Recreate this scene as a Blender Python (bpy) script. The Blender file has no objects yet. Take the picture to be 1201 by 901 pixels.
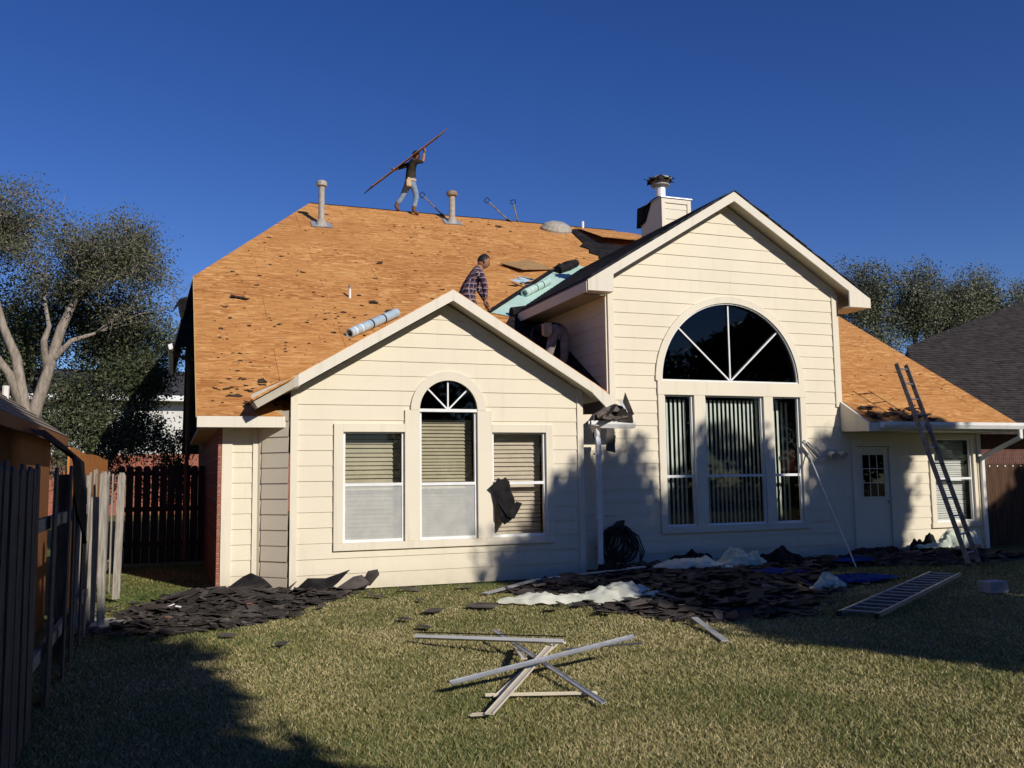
import bpy, bmesh, math, random
import numpy as np
from mathutils import Vector, Matrix, noise as mnoise

# ------------------------------------------------------------------ camera, sky, sun
# axes: X along the facade to the right, Y into the lot, Z up; camera stands at the origin
S = bpy.context.scene
COL = S.collection
yaw, pit, rol, CAMH = math.radians(20.42), math.radians(5.70), math.radians(-0.75), 1.6
cy, sy = math.cos(yaw), math.sin(yaw)
cp, sp = math.cos(pit), math.sin(pit)
RT, F0 = Vector((cy, -sy, 0)), Vector((sy, cy, 0))
FW = F0*cp + Vector((0, 0, 1))*sp
UP = -F0*sp + Vector((0, 0, 1))*cp
R2 = RT*math.cos(rol) + UP*math.sin(rol)
U2 = UP*math.cos(rol) - RT*math.sin(rol)
cam = bpy.data.cameras.new('camera')
cam.sensor_width = 36.0
cam.lens = 36.0*1070/1201
cam.clip_end = 2000
co = bpy.data.objects.new('camera', cam)
COL.objects.link(co)
m = Matrix((R2, U2, -FW)).transposed().to_4x4()
m.translation = (0, 0, CAMH)
co.matrix_world = m
S.camera = co

SUN_AZ, SUN_EL = math.radians(20.5), math.radians(28.0)   # to the right behind the camera
sd = Vector((math.sin(SUN_AZ)*math.cos(SUN_EL), -math.cos(SUN_AZ)*math.cos(SUN_EL), math.sin(SUN_EL)))
W = bpy.data.worlds.new('World')
S.world = W
W.use_nodes = True
wn = W.node_tree.nodes
sky = wn.new('ShaderNodeTexSky')
sky.sky_type = 'NISHITA'
sky.sun_disc = False
sky.sun_elevation = SUN_EL
sky.sun_rotation = math.atan2(sd.x, sd.y)
sky.altitude = 1500
sky.air_density = 1.0
sky.dust_density = 0.0
sky.ozone_density = 3.0
bg = wn['Background']
bg.inputs['Strength'].default_value = 0.092
hs = wn.new('ShaderNodeHueSaturation')          # the phone camera's saturated blue
hs.inputs['Saturation'].default_value = 1.28
hs.inputs['Hue'].default_value = 0.521
W.node_tree.links.new(sky.outputs[0], hs.inputs['Color'])
W.node_tree.links.new(hs.outputs[0], bg.inputs[0])
sun = bpy.data.lights.new('sun', 'SUN')
sun.energy = 4.3
sun.angle = math.radians(0.53)
sun.color = (1.0, 0.94, 0.85)
so = bpy.data.objects.new('sun', sun)
COL.objects.link(so)
so.rotation_euler = sd.to_track_quat('Z', 'Y').to_euler()
so.location = sd*60
S.view_settings.view_transform = 'Standard'
S.view_settings.look = 'None'
S.view_settings.exposure = 0.0
S.view_settings.gamma = 1.0
S.view_settings.use_curve_mapping = False

random.seed(7)
RNG = np.random.default_rng(7)

# ------------------------------------------------------------------ helpers
def tag(o, label=None, cat=None, group=None, kind=None):
    if label: o['label'] = label
    if cat: o['category'] = cat
    if group: o['group'] = group
    if kind: o['kind'] = kind
    return o

def empty(name, loc, label=None, cat=None, group=None):
    o = bpy.data.objects.new(name, None)
    o.empty_display_size = 0.2
    o.location = loc
    COL.objects.link(o)
    return tag(o, label, cat, group)

def wloc(o):
    p = Vector((0, 0, 0))
    while o is not None:
        p += Vector(o.location)
        o = o.parent
    return p

def put(name, me, mat, parent=None):
    o = bpy.data.objects.new(name, me)
    COL.objects.link(o)
    if mat is not None:
        if isinstance(mat, (list, tuple)):
            for q in mat: me.materials.append(q)
        else:
            me.materials.append(mat)
    if parent is not None:           # mesh data is written in world coordinates
        o.parent = parent
        o.location = -wloc(parent)
    return o

class MB:
    """collects shapes into one mesh"""
    def __init__(s): s.v = []; s.f = []
    def add(s, vs, fs):
        b = len(s.v)
        s.v += [tuple(p) for p in vs]
        s.f += [tuple(b+i for i in q) for q in fs]
        return s
    def box(s, x0, x1, y0, y1, z0, z1):
        return s.add([(x0,y0,z0),(x1,y0,z0),(x1,y1,z0),(x0,y1,z0),(x0,y0,z1),(x1,y0,z1),(x1,y1,z1),(x0,y1,z1)],
                     [(0,3,2,1),(4,5,6,7),(0,1,5,4),(1,2,6,5),(2,3,7,6),(3,0,4,7)])
    def bar(s, a, b, w, h, up=(0,0,1), twist=0):
        a, b = Vector(a), Vector(b)
        d = (b-a).normalized(); up = Vector(up)
        sd_ = d.cross(up)
        if sd_.length < 1e-4: sd_ = d.cross(Vector((1,0,0)))
        sd_.normalize(); u = sd_.cross(d)
        if twist:
            q = Matrix.Rotation(twist, 3, d); sd_ = q@sd_; u = q@u
        vs = [p+sd_*x*w/2+u*y*h/2 for p in (a, b) for x, y in ((-1,-1),(1,-1),(1,1),(-1,1))]
        return s.add(vs, [(0,1,2,3),(7,6,5,4),(0,4,5,1),(1,5,6,2),(2,6,7,3),(3,7,4,0)])
    def prism(s, poly, d):
        n = len(poly); d = Vector(d)
        vs = [Vector(p) for p in poly]+[Vector(p)+d for p in poly]
        return s.add(vs, [tuple(range(n)), tuple(range(2*n-1, n-1, -1))]+[(i, i+n, (i+1)%n+n, (i+1)%n) for i in range(n)])
    def tube(s, pts, r, k=8, cap=True):
        pts = [Vector(p) for p in pts]
        rs = r if isinstance(r, (list, tuple)) else [r]*len(pts)
        base = len(s.v); ref = None
        for i, p in enumerate(pts):
            d = (pts[min(i+1, len(pts)-1)]-pts[max(i-1, 0)])
            if d.length < 1e-9: d = Vector((0,0,1))
            d.normalize()
            if ref is None:
                ref = d.cross(Vector((0.3, 0.2, 1)))
                if ref.length < 0.05: ref = d.cross(Vector((1, 0, 0)))
            ref = (ref - d*ref.dot(d))
            if ref.length < 1e-5: ref = d.cross(Vector((1,0.3,0)))
            ref.normalize()
            e = d.cross(ref)
            for j in range(k):
                a = 2*math.pi*j/k
                q = p+(ref*math.cos(a)+e*math.sin(a))*rs[i]
                s.v.append(tuple(q))
        n = len(pts)
        for i in range(n-1):
            for j in range(k):
                s.f.append((base+i*k+j, base+i*k+(j+1)%k, base+(i+1)*k+(j+1)%k, base+(i+1)*k+j))
        if cap:
            s.f.append(tuple(base+j for j in reversed(range(k))))
            s.f.append(tuple(base+(n-1)*k+j for j in range(k)))
        return s
    def lathe(s, prof, c, k=20):
        return s.tube_profile(prof, c, k)
    def tube_profile(s, prof, c, k):
        base = len(s.v)
        for r, z in prof:
            for j in range(k):
                a = 2*math.pi*j/k
                s.v.append((c[0]+r*math.cos(a), c[1]+r*math.sin(a), c[2]+z))
        for i in range(len(prof)-1):
            for j in range(k):
                s.f.append((base+i*k+j, base+i*k+(j+1)%k, base+(i+1)*k+(j+1)%k, base+(i+1)*k+j))
        s.f.append(tuple(base+j for j in reversed(range(k))))
        s.f.append(tuple(base+(len(prof)-1)*k+j for j in range(k)))
        return s
    def build(s, name, mat, parent=None, smooth=False, bevel=0):
        me = bpy.data.meshes.new(name)
        me.from_pydata(s.v, [], s.f)
        if bevel:
            bm = bmesh.new(); bm.from_mesh(me)
            bmesh.ops.remove_doubles(bm, verts=bm.verts, dist=1e-5)
            es = [e for e in bm.edges if e.is_manifold and e.calc_face_angle(0) > 0.6]
            bmesh.ops.bevel(bm, geom=es, offset=bevel, segments=1, affect='EDGES')
            bm.to_mesh(me); bm.free()
        if smooth:
            me.polygons.foreach_set('use_smooth', [True]*len(me.polygons))
        me.update()
        return put(name, me, mat, parent)

def rawmesh(name, V, Fi, mat, parent=None, col=None, smooth=False):
    """V (n,3) float, Fi (m,3 or 4) int, optional per-vertex scalar 'tone'"""
    V = np.asarray(V, np.float32); Fi = np.asarray(Fi, np.int32)
    me = bpy.data.meshes.new(name)
    k = Fi.shape[1]
    me.vertices.add(len(V)); me.vertices.foreach_set('co', V.ravel())
    me.loops.add(Fi.size); me.loops.foreach_set('vertex_index', Fi.ravel())
    me.polygons.add(len(Fi))
    me.polygons.foreach_set('loop_start', np.arange(0, Fi.size, k, dtype=np.int32))
    me.polygons.foreach_set('loop_total', np.full(len(Fi), k, np.int32))
    if col is not None:
        a = me.attributes.new('tone', 'FLOAT', 'POINT')
        a.data.foreach_set('value', np.asarray(col, np.float32))
    if smooth: me.polygons.foreach_set('use_smooth', np.ones(len(Fi), bool))
    me.update(calc_edges=True)
    return put(name, me, mat, parent)

# ------------------------------------------------------------------ materials
def base_mat(name, rough=0.7, spec=0.3):
    mt = bpy.data.materials.new(name); mt.use_nodes = True
    nt = mt.node_tree; b = nt.nodes['Principled BSDF']
    b.inputs['Roughness'].default_value = rough
    b.inputs['Specular IOR Level'].default_value = spec
    return mt, nt, b

def N(nt, typ, **kw):
    n = nt.nodes.new(typ)
    for k, v in kw.items():
        if k in n.inputs: n.inputs[k].default_value = v
        else: setattr(n, k, v)
    return n

def coords(nt, scale=(1,1,1), rot=(0,0,0)):
    # world position, so that every piece of a wall or roof carries its own grain
    g = nt.nodes.new('ShaderNodeNewGeometry')
    mp = nt.nodes.new('ShaderNodeMapping')
    mp.inputs['Scale'].default_value = scale
    mp.inputs['Rotation'].default_value = rot
    nt.links.new(g.outputs['Position'], mp.inputs['Vector'])
    return mp.outputs[0]

def ramp(nt, fac, stops):
    r = nt.nodes.new('ShaderNodeValToRGB')
    el = r.color_ramp.elements
    while len(el) < len(stops): el.new(0.5)
    for e, (p, c) in zip(el, stops):
        e.position = p; e.color = (*c, 1)
    nt.links.new(fac, r.inputs[0])
    return r.outputs[0]

def mixc(nt, fac, a, b, typ='MIX'):
    n = nt.nodes.new('ShaderNodeMix'); n.data_type = 'RGBA'; n.blend_type = typ
    for i, x in ((0, fac), (6, a), (7, b)):
        if hasattr(x, 'is_output'): nt.links.new(x, n.inputs[i])
        elif i == 0: n.inputs[0].default_value = x
        else: n.inputs[i].default_value = (*x, 1)
    return n.outputs[2]

def bump(nt, b, h, strength=0.3, dist=0.02):
    n = nt.nodes.new('ShaderNodeBump')
    n.inputs['Strength'].default_value = strength
    n.inputs['Distance'].default_value = dist
    nt.links.new(h, n.inputs['Height'])
    nt.links.new(n.outputs[0], b.inputs['Normal'])

def noise(nt, vec, scale, detail=4, rough=0.6):
    n = N(nt, 'ShaderNodeTexNoise', Scale=scale, Detail=detail, Roughness=rough)
    nt.links.new(vec, n.inputs['Vector'])
    return n.outputs['Fac']

def pmat(name, c1, c2, scale=6, rough=0.7, spec=0.3, bmp=0.15, stretch=(1,1,1), metal=0, lo=0.35, hi=0.65, bdist=0.01):
    mt, nt, b = base_mat(name, rough, spec)
    v = coords(nt, stretch)
    f = noise(nt, v, scale)
    nt.links.new(ramp(nt, f, [(lo, c1), (hi, c2)]), b.inputs['Base Color'])
    b.inputs['Metallic'].default_value = metal
    if bmp: bump(nt, b, noise(nt, v, scale*5), bmp, bdist)
    return mt

M = {}
def cream(name, c, dirt):
    mt, nt, b = base_mat(name, 0.62, 0.3)
    v = coords(nt)
    big = noise(nt, v, 0.9, 5)
    c1 = ramp(nt, big, [(0.3, tuple(x*0.93 for x in c)), (0.7, c)])
    oi = nt.nodes.new('ShaderNodeObjectInfo')
    c1 = mixc(nt, ramp(nt, oi.outputs['Random'], [(0, (0,)*3), (1, (0.10,)*3)]), c1, (0.58, 0.52, 0.41))
    streak = noise(nt, coords(nt, (9, 9, 0.7)), 1.0, 4)
    c2 = mixc(nt, ramp(nt, streak, [(0.55, (0,0,0)), (0.8, (dirt,)*3)]), c1, (0.45, 0.39, 0.28))
    # splash dirt just above the soil
    sx = nt.nodes.new('ShaderNodeSeparateXYZ')
    nt.links.new(coords(nt), sx.inputs[0])
    mr = N(nt, 'ShaderNodeMapRange'); mr.inputs[1].default_value = 0.0; mr.inputs[2].default_value = 0.35
    mr.inputs[3].default_value = 0.55; mr.inputs[4].default_value = 0.0
    nt.links.new(sx.outputs[2], mr.inputs[0])
    mm = N(nt, 'ShaderNodeMath', operation='MULTIPLY')
    nt.links.new(mr.outputs[0], mm.inputs[0]); nt.links.new(noise(nt, v, 7, 5), mm.inputs[1])
    c3 = mixc(nt, mm.outputs[0], c2, (0.33, 0.26, 0.17))
    nt.links.new(c3, b.inputs['Base Color'])
    bump(nt, b, noise(nt, coords(nt, (3, 3, 60)), 4, 3), 0.12, 0.004)
    return mt
M['siding'] = cream('siding_paint', (0.78, 0.70, 0.535), 0.22)
M['trim'] = cream('trim_paint', (0.79, 0.715, 0.56), 0.3)
M['fascia'] = cream('fascia_paint', (0.77, 0.71, 0.58), 0.4)
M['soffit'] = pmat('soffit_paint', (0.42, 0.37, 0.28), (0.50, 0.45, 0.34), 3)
M['white'] = pmat('white_vinyl', (0.74, 0.74, 0.72), (0.82, 0.82, 0.80), 5, 0.4, 0.5, 0.03)
M['gutter'] = pmat('gutter_enamel', (0.72, 0.71, 0.67), (0.82, 0.82, 0.80), 4, 0.35, 0.5, 0.05)

def osb_mat():
    mt, nt, b = base_mat('oriented_strand_board', 0.8, 0.2)
    v = coords(nt, (2.1, 9.5, 9.5))
    warp = N(nt, 'ShaderNodeTexNoise', Scale=3.0, Detail=2.0)
    nt.links.new(coords(nt), warp.inputs['Vector'])
    vo = N(nt, 'ShaderNodeTexVoronoi', Scale=2.4)
    ad = nt.nodes.new('ShaderNodeVectorMath'); ad.operation = 'MULTIPLY_ADD'
    nt.links.new(warp.outputs['Color'], ad.inputs[0]); ad.inputs[1].default_value = (1.6, 1.6, 1.6)
    nt.links.new(v, ad.inputs[2])
    nt.links.new(ad.outputs[0], vo.inputs['Vector'])
    sep = nt.nodes.new('ShaderNodeSeparateColor'); nt.links.new(vo.outputs['Color'], sep.inputs[0])
    flake = ramp(nt, sep.outputs[0], [(0.0, (0.32, 0.115, 0.028)), (0.4, (0.52, 0.235, 0.070)), (0.75, (0.62, 0.305, 0.100)), (1.0, (0.74, 0.43, 0.17))])
    fine = noise(nt, coords(nt, (2.2, 13, 13)), 2.2, 7, 0.75)
    c1 = mixc(nt, ramp(nt, fine, [(0.48, (0,0,0)), (0.66, (0.85,)*3)]), flake, (0.25, 0.095, 0.028))
    big = noise(nt, coords(nt, (0.6, 1.0, 1.0)), 0.8, 4)
    c2 = mixc(nt, ramp(nt, big, [(0.40, (0.0,)*3), (0.66, (0.5,)*3)]), c1, (0.40, 0.165, 0.048))
    oi = nt.nodes.new('ShaderNodeObjectInfo')
    c3 = mixc(nt, ramp(nt, oi.outputs['Random'], [(0, (0.0,)*3), (1, (0.30,)*3)]), c2, (0.64, 0.32, 0.105))
    # nail rows and scuffs left by the tear-off
    sc = noise(nt, coords(nt, (2.2, 9, 9)), 2.3, 9, 0.8)
    c4 = mixc(nt, ramp(nt, sc, [(0.585, (0,0,0)), (0.67, (0.9,)*3)]), c3, (0.10, 0.045, 0.02))
    nt.links.new(c4, b.inputs['Base Color'])
    bump(nt, b, fine, 0.35, 0.006)
    return mt
M['osb'] = osb_mat()
M['oldboard'] = pmat('greyed_tan_board', (0.30, 0.17, 0.07), (0.42, 0.26, 0.12), 4, 0.85, 0.2, 0.2, stretch=(2, 9, 9))
M['osb_edge'] = pmat('board_edge_yellow', (0.55, 0.36, 0.12), (0.62, 0.45, 0.2), 9)
M['felt'] = pmat('black_felt', (0.010, 0.009, 0.010), (0.028, 0.026, 0.027), 5, 0.92, 0.08, 0.3)
M['torn'] = pmat('torn_felt', (0.02, 0.014, 0.011), (0.07, 0.045, 0.03), 6, 0.85, 0.2, 0.3)
M['shingle'] = pmat('old_shingle', (0.022, 0.020, 0.019), (0.075, 0.062, 0.053), 3.5, 0.9, 0.15, 0.5)
M['shingle_back'] = pmat('shingle_underside', (0.06, 0.052, 0.047), (0.14, 0.115, 0.10), 4, 0.9, 0.15, 0.4)
M['membrane'] = pmat('green_membrane', (0.40, 0.58, 0.50), (0.48, 0.66, 0.57), 2.5, 0.55, 0.4, 0.08)
M['roofdark'] = pmat('roof_shingle_blue_black', (0.03, 0.034, 0.045), (0.085, 0.09, 0.105), 8, 0.8, 0.3, 0.4, stretch=(1, 0.5, 1))
M['brick'] = None
def brick_mat():
    mt, nt, b = base_mat('red_brick', 0.85, 0.2)
    v = coords(nt, (1, 1, 1), (math.radians(90), 0, math.radians(90)))
    br = N(nt, 'ShaderNodeTexBrick')
    br.inputs['Scale'].default_value = 1.0
    br.inputs['Color1'].default_value = (0.09, 0.032, 0.024, 1)
    br.inputs['Color2'].default_value = (0.14, 0.05, 0.036, 1)
    br.inputs['Mortar'].default_value = (0.15, 0.125, 0.11, 1)
    br.inputs['Mortar Size'].default_value = 0.006
    br.inputs['Brick Width'].default_value = 0.2
    br.inputs['Row Height'].default_value = 0.068
    nt.links.new(v, br.inputs['Vector'])
    nt.links.new(br.outputs['Color'], b.inputs['Base Color'])
    bump(nt, b, br.outputs['Fac'], -0.5, 0.01)
    return mt
M['brick'] = brick_mat()
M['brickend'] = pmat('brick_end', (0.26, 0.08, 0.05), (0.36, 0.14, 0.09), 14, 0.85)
M['mortar'] = pmat('mortar', (0.42, 0.37, 0.33), (0.5, 0.45, 0.4), 20, 0.9)
def glass_mat(name, tint, gloss=1.0):
    mt = bpy.data.materials.new(name); mt.use_nodes = True
    nt = mt.node_tree; nt.nodes.remove(nt.nodes['Principled BSDF'])
    out = nt.nodes['Material Output']
    tr = N(nt, 'ShaderNodeBsdfTransparent'); tr.inputs[0].default_value = (*tint, 1)
    gl = N(nt, 'ShaderNodeBsdfGlossy'); gl.inputs['Roughness'].default_value = 0.02
    fr = N(nt, 'ShaderNodeFresnel'); fr.inputs[0].default_value = 1.45
    mx = N(nt, 'ShaderNodeMixShader')
    nt.links.new(fr.outputs[0], mx.inputs[0]); nt.links.new(tr.outputs[0], mx.inputs[1]); nt.links.new(gl.outputs[0], mx.inputs[2])
    nt.links.new(mx.outputs[0], out.inputs[0])
    return mt
M['glass'] = glass_mat('window_glass', (0.90, 0.92, 0.88))
M['glass_green'] = glass_mat('tinted_glass', (0.86, 0.90, 0.88))
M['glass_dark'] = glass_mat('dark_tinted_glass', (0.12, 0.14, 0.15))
def film_mat(name, c1, c2, op):
    mt = bpy.data.materials.new(name); mt.use_nodes = True
    nt = mt.node_tree; b = nt.nodes['Principled BSDF']
    out = nt.nodes['Material Output']
    v = coords(nt, (2, 2, 2))
    nt.links.new(ramp(nt, noise(nt, v, 2.5, 6), [(0.3, c1), (0.7, c2)]), b.inputs['Base Color'])
    b.inputs['Roughness'].default_value = 0.6
    tr = N(nt, 'ShaderNodeBsdfTransparent')
    mx = N(nt, 'ShaderNodeMixShader'); mx.inputs[0].default_value = op
    nt.links.new(tr.outputs[0], mx.inputs[1]); nt.links.new(b.outputs[0], mx.inputs[2]); nt.links.new(mx.outputs[0], out.inputs[0])
    return mt
M['screen'] = film_mat('dusty_insect_screen', (0.54, 0.55, 0.53), (0.70, 0.69, 0.64), 0.60)
M['blind'] = pmat('beige_blind', (0.40, 0.35, 0.26), (0.47, 0.41, 0.31), 3, 0.6, 0.3, 0.0)
M['blindpink'] = pmat('tan_blind', (0.52, 0.43, 0.35), (0.6, 0.5, 0.42), 3, 0.6, 0.3, 0.0)
M['blindwhite'] = pmat('white_blind', (0.62, 0.62, 0.62), (0.7, 0.7, 0.7), 3, 0.6, 0.3, 0.0)
M['vblind'] = pmat('vertical_blind', (0.68, 0.70, 0.64), (0.76, 0.78, 0.72), 3, 0.6, 0.3, 0.0)
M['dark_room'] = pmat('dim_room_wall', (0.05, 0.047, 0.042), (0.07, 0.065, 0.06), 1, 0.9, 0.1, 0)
M['red_cloth'] = pmat('red_cloth', (0.30, 0.05, 0.05), (0.4, 0.08, 0.07), 6)
M['alu'] = pmat('weathered_aluminium', (0.30, 0.30, 0.30), (0.42, 0.42, 0.42), 6, 0.45, 0.5, 0.1, metal=0.75)
M['alu_dark'] = pmat('dull_aluminium_rail', (0.10, 0.095, 0.10), (0.2, 0.19, 0.19), 8, 0.5, 0.4, 0.1, metal=0.4)
M['galv'] = pmat('galvanised_steel', (0.42, 0.43, 0.44), (0.56, 0.57, 0.58), 9, 0.45, 0.5, 0.1, metal=0.5)
M['pipegrey'] = pmat('vent_pipe_grey', (0.30, 0.27, 0.22), (0.42, 0.38, 0.32), 12, 0.6, 0.4, 0.2)
M['rust'] = pmat('rusty_cap', (0.16, 0.10, 0.06), (0.34, 0.26, 0.18), 15, 0.7, 0.3, 0.3)
M['pvc'] = pmat('white_pvc', (0.72, 0.68, 0.62), (0.8, 0.77, 0.72), 8, 0.45)
M['bluemetal'] = pmat('pale_blue_flashing', (0.42, 0.55, 0.62), (0.58, 0.70, 0.76), 7, 0.35, 0.5, 0.1, metal=0.25)
M['plastic'] = film_mat('milky_plastic_sheet', (0.58, 0.60, 0.48), (0.74, 0.74, 0.62), 0.9)
M['plastic2'] = film_mat('greenish_plastic_sheet', (0.44, 0.52, 0.42), (0.60, 0.65, 0.50), 0.86)
M['tarp'] = pmat('blue_tarp', (0.006, 0.022, 0.11), (0.012, 0.045, 0.20), 4, 0.85, 0.08, 0.2)
M['hose'] = pmat('black_hose', (0.008, 0.008, 0.009), (0.02, 0.02, 0.02), 6, 0.45, 0.4, 0.05)
M['oldwood'] = pmat('weathered_grey_wood', (0.20, 0.18, 0.15), (0.40, 0.36, 0.30), 4, 0.9, 0.15, 0.5, stretch=(14, 14, 0.9))
M['stained'] = pmat('orange_stained_cedar', (0.42, 0.15, 0.04), (0.60, 0.26, 0.075), 3, 0.8, 0.2, 0.35, stretch=(12, 12, 0.8))
M['brownwood'] = pmat('brown_stained_boards', (0.16, 0.062, 0.022), (0.28, 0.12, 0.045), 3, 0.85, 0.2, 0.35, stretch=(12, 12, 0.8))
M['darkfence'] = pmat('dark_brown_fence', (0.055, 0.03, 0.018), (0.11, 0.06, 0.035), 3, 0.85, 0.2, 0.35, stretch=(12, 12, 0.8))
M['gatewood'] = pmat('blackened_gate_wood', (0.018, 0.014, 0.012), (0.04, 0.032, 0.027), 3, 0.9, 0.1, 0.35, stretch=(12, 12, 0.8))
M['bark'] = pmat('pale_grey_bark', (0.23, 0.19, 0.15), (0.40, 0.34, 0.28), 5, 0.95, 0.1, 0.6, stretch=(3, 3, 1), bdist=0.03)
M['barkdark'] = pmat('dark_bark', (0.06, 0.045, 0.035), (0.14, 0.11, 0.085), 5, 0.95, 0.1, 0.5)

def leaf_mat(name, dark, mid, light):
    mt, nt, b = base_mat(name, 0.55, 0.35)
    at = N(nt, 'ShaderNodeAttribute', attribute_name='tone')
    nt.links.new(ramp(nt, at.outputs['Fac'], [(0.0, dark), (0.55, mid), (1.0, light)]), b.inputs['Base Color'])
    b.inputs['Subsurface Weight'].default_value = 0.0
    return mt
M['leaf_oak'] = leaf_mat('oak_leaf', (0.045, 0.052, 0.028), (0.10, 0.11, 0.055), (0.19, 0.175, 0.10))
M['leaf_dense'] = leaf_mat('evergreen_leaf', (0.030, 0.042, 0.020), (0.070, 0.088, 0.040), (0.14, 0.145, 0.075))
M['leaf_far'] = leaf_mat('far_oak_leaf', (0.06, 0.07, 0.038), (0.12, 0.125, 0.07), (0.20, 0.19, 0.12))
M['grassblade'] = leaf_mat('lawn_blade', (0.075, 0.12, 0.028), (0.29, 0.26, 0.095), (0.62, 0.50, 0.27))

def ground_mat():
    mt, nt, b = base_mat('lawn_soil', 0.95, 0.05)
    v = coords(nt)
    n1 = noise(nt, v, 0.7, 4); n2 = noise(nt, v, 22, 6, 0.75)
    a = ramp(nt, n2, [(0.3, (0.045, 0.04, 0.02)), (0.5, (0.16, 0.135, 0.055)), (0.72, (0.29, 0.24, 0.11))])
    g = mixc(nt, ramp(nt, n1, [(0.35, (0,0,0)), (0.62, (0.7,)*3)]), a, (0.09, 0.115, 0.03))
    nt.links.new(g, b.inputs['Base Color'])
    bump(nt, b, n2, 0.6, 0.03)
    return mt
M['ground'] = ground_mat()
def course_roof_mat(name, c1, c2, row):
    """far asphalt roof: courses and tabs too small to pick apart"""
    mt, nt, b = base_mat(name, 0.9, 0.15)
    v = coords(nt)
    t = N(nt, 'ShaderNodeTexNoise', Scale=1.0, Detail=5.0, Roughness=0.7)
    mp = coords(nt, (3.2, 1, 11))
    nt.links.new(mp, t.inputs['Vector'])
    nt.links.new(ramp(nt, t.outputs['Fac'], [(0.32, c1), (0.68, c2)]), b.inputs['Base Color'])
    bump(nt, b, t.outputs['Fac'], 0.5, 0.02)
    return mt
M['nroof'] = course_roof_mat('charcoal_brown_shingle', (0.020, 0.017, 0.016), (0.075, 0.064, 0.058), 0.14)
M['nroof_grey'] = course_roof_mat('dark_grey_shingle', (0.03, 0.03, 0.033), (0.075, 0.075, 0.08), 0.14)
M['shedroof'] = pmat('weathered_shed_shingle', (0.19, 0.155, 0.125), (0.33, 0.275, 0.22), 3, 0.9, 0.15, 0.5, stretch=(2, 8, 2))
M['nwall'] = pmat('neighbour_white_paint', (0.60, 0.60, 0.55), (0.68, 0.67, 0.62), 2)
# people
M['denim'] = pmat('faded_denim', (0.14, 0.20, 0.27), (0.26, 0.33, 0.40), 9, 0.85, 0.15, 0.3)
M['darkshirt'] = pmat('dark_olive_shirt', (0.018, 0.015, 0.012), (0.05, 0.042, 0.03), 9, 0.85, 0.15, 0.3)
M['navy'] = pmat('navy_sweatshirt', (0.012, 0.013, 0.022), (0.03, 0.03, 0.045), 9, 0.85, 0.15, 0.3)
M['greypants'] = pmat('grey_work_trousers', (0.20, 0.165, 0.15), (0.30, 0.26, 0.24), 9, 0.85, 0.15, 0.3)
M['skin'] = pmat('tanned_skin', (0.28, 0.13, 0.075), (0.36, 0.18, 0.11), 20, 0.55, 0.35, 0.05)
M['hair'] = pmat('black_hair', (0.008, 0.007, 0.006), (0.02, 0.017, 0.015), 30, 0.6, 0.3, 0.3)
M['boot'] = pmat('brown_leather_boot', (0.10, 0.045, 0.025), (0.19, 0.09, 0.05), 15, 0.7, 0.3, 0.2)
M['pouch'] = pmat('tan_leather_pouch', (0.40, 0.27, 0.14), (0.55, 0.40, 0.24), 15, 0.7, 0.3, 0.2)
M['shade_box'] = pmat('grey_cardboard', (0.26, 0.27, 0.29), (0.34, 0.35, 0.37), 5)
def plaid_mat():
    mt, nt, b = base_mat('plaid_flannel', 0.9, 0.1)
    v = coords(nt)
    sx = nt.nodes.new('ShaderNodeSeparateXYZ'); nt.links.new(v, sx.inputs[0])
    def stripes(sock, period, width):
        a = N(nt, 'ShaderNodeMath', operation='DIVIDE'); nt.links.new(sock, a.inputs[0]); a.inputs[1].default_value = period
        f = N(nt, 'ShaderNodeMath', operation='FRACT'); nt.links.new(a.outputs[0], f.inputs[0])
        l = N(nt, 'ShaderNodeMath', operation='LESS_THAN'); nt.links.new(f.outputs[0], l.inputs[0]); l.inputs[1].default_value = width
        return l.outputs[0]
    su = N(nt, 'ShaderNodeMath', operation='ADD'); nt.links.new(sx.outputs[0], su.inputs[0]); nt.links.new(sx.outputs[1], su.inputs[1])
    c = mixc(nt, stripes(sx.outputs[2], 0.10, 0.45), (0.022, 0.02, 0.045), (0.16, 0.075, 0.075))
    c = mixc(nt, stripes(su.outputs[0], 0.09, 0.45), c, (0.05, 0.03, 0.055))
    c = mixc(nt, stripes(sx.outputs[2], 0.10, 0.12), c, (0.40, 0.30, 0.30))
    c = mixc(nt, stripes(su.outputs[0], 0.09, 0.10), c, (0.38, 0.30, 0.30))
    nt.links.new(c, b.inputs['Base Color'])
    return mt
M['plaid'] = plaid_mat()

# ------------------------------------------------------------------ ground
mb = MB(); mb.add([(-150,-60,0),(150,-60,0),(150,240,0),(-150,240,0)], [(0,1,2,3)])
tag(mb.build('ground', M['ground']), kind='structure')

# ------------------------------------------------------------------ house
house = empty('house', (8, 14, 0), 'cream sided house with its roof stripped down to bare orange boards', 'house')
VA, VB, VC = 13.17, 14.0, 13.65
EXP = 0.2185
EAVE_V, EAVE_Z, P = 13.25, 2.478, 0.60
def mz(v): return EAVE_Z + P*(v-EAVE_V)
RIDGE_V = 23.75; RIDGE_Z = mz(RIDGE_V)
AC, AZ, AP = 3.87, 4.365, 0.592        # left gable: ridge u, ridge z, pitch
BC, BZ, BP = 9.45, 6.665, 0.61         # tall gable

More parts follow.
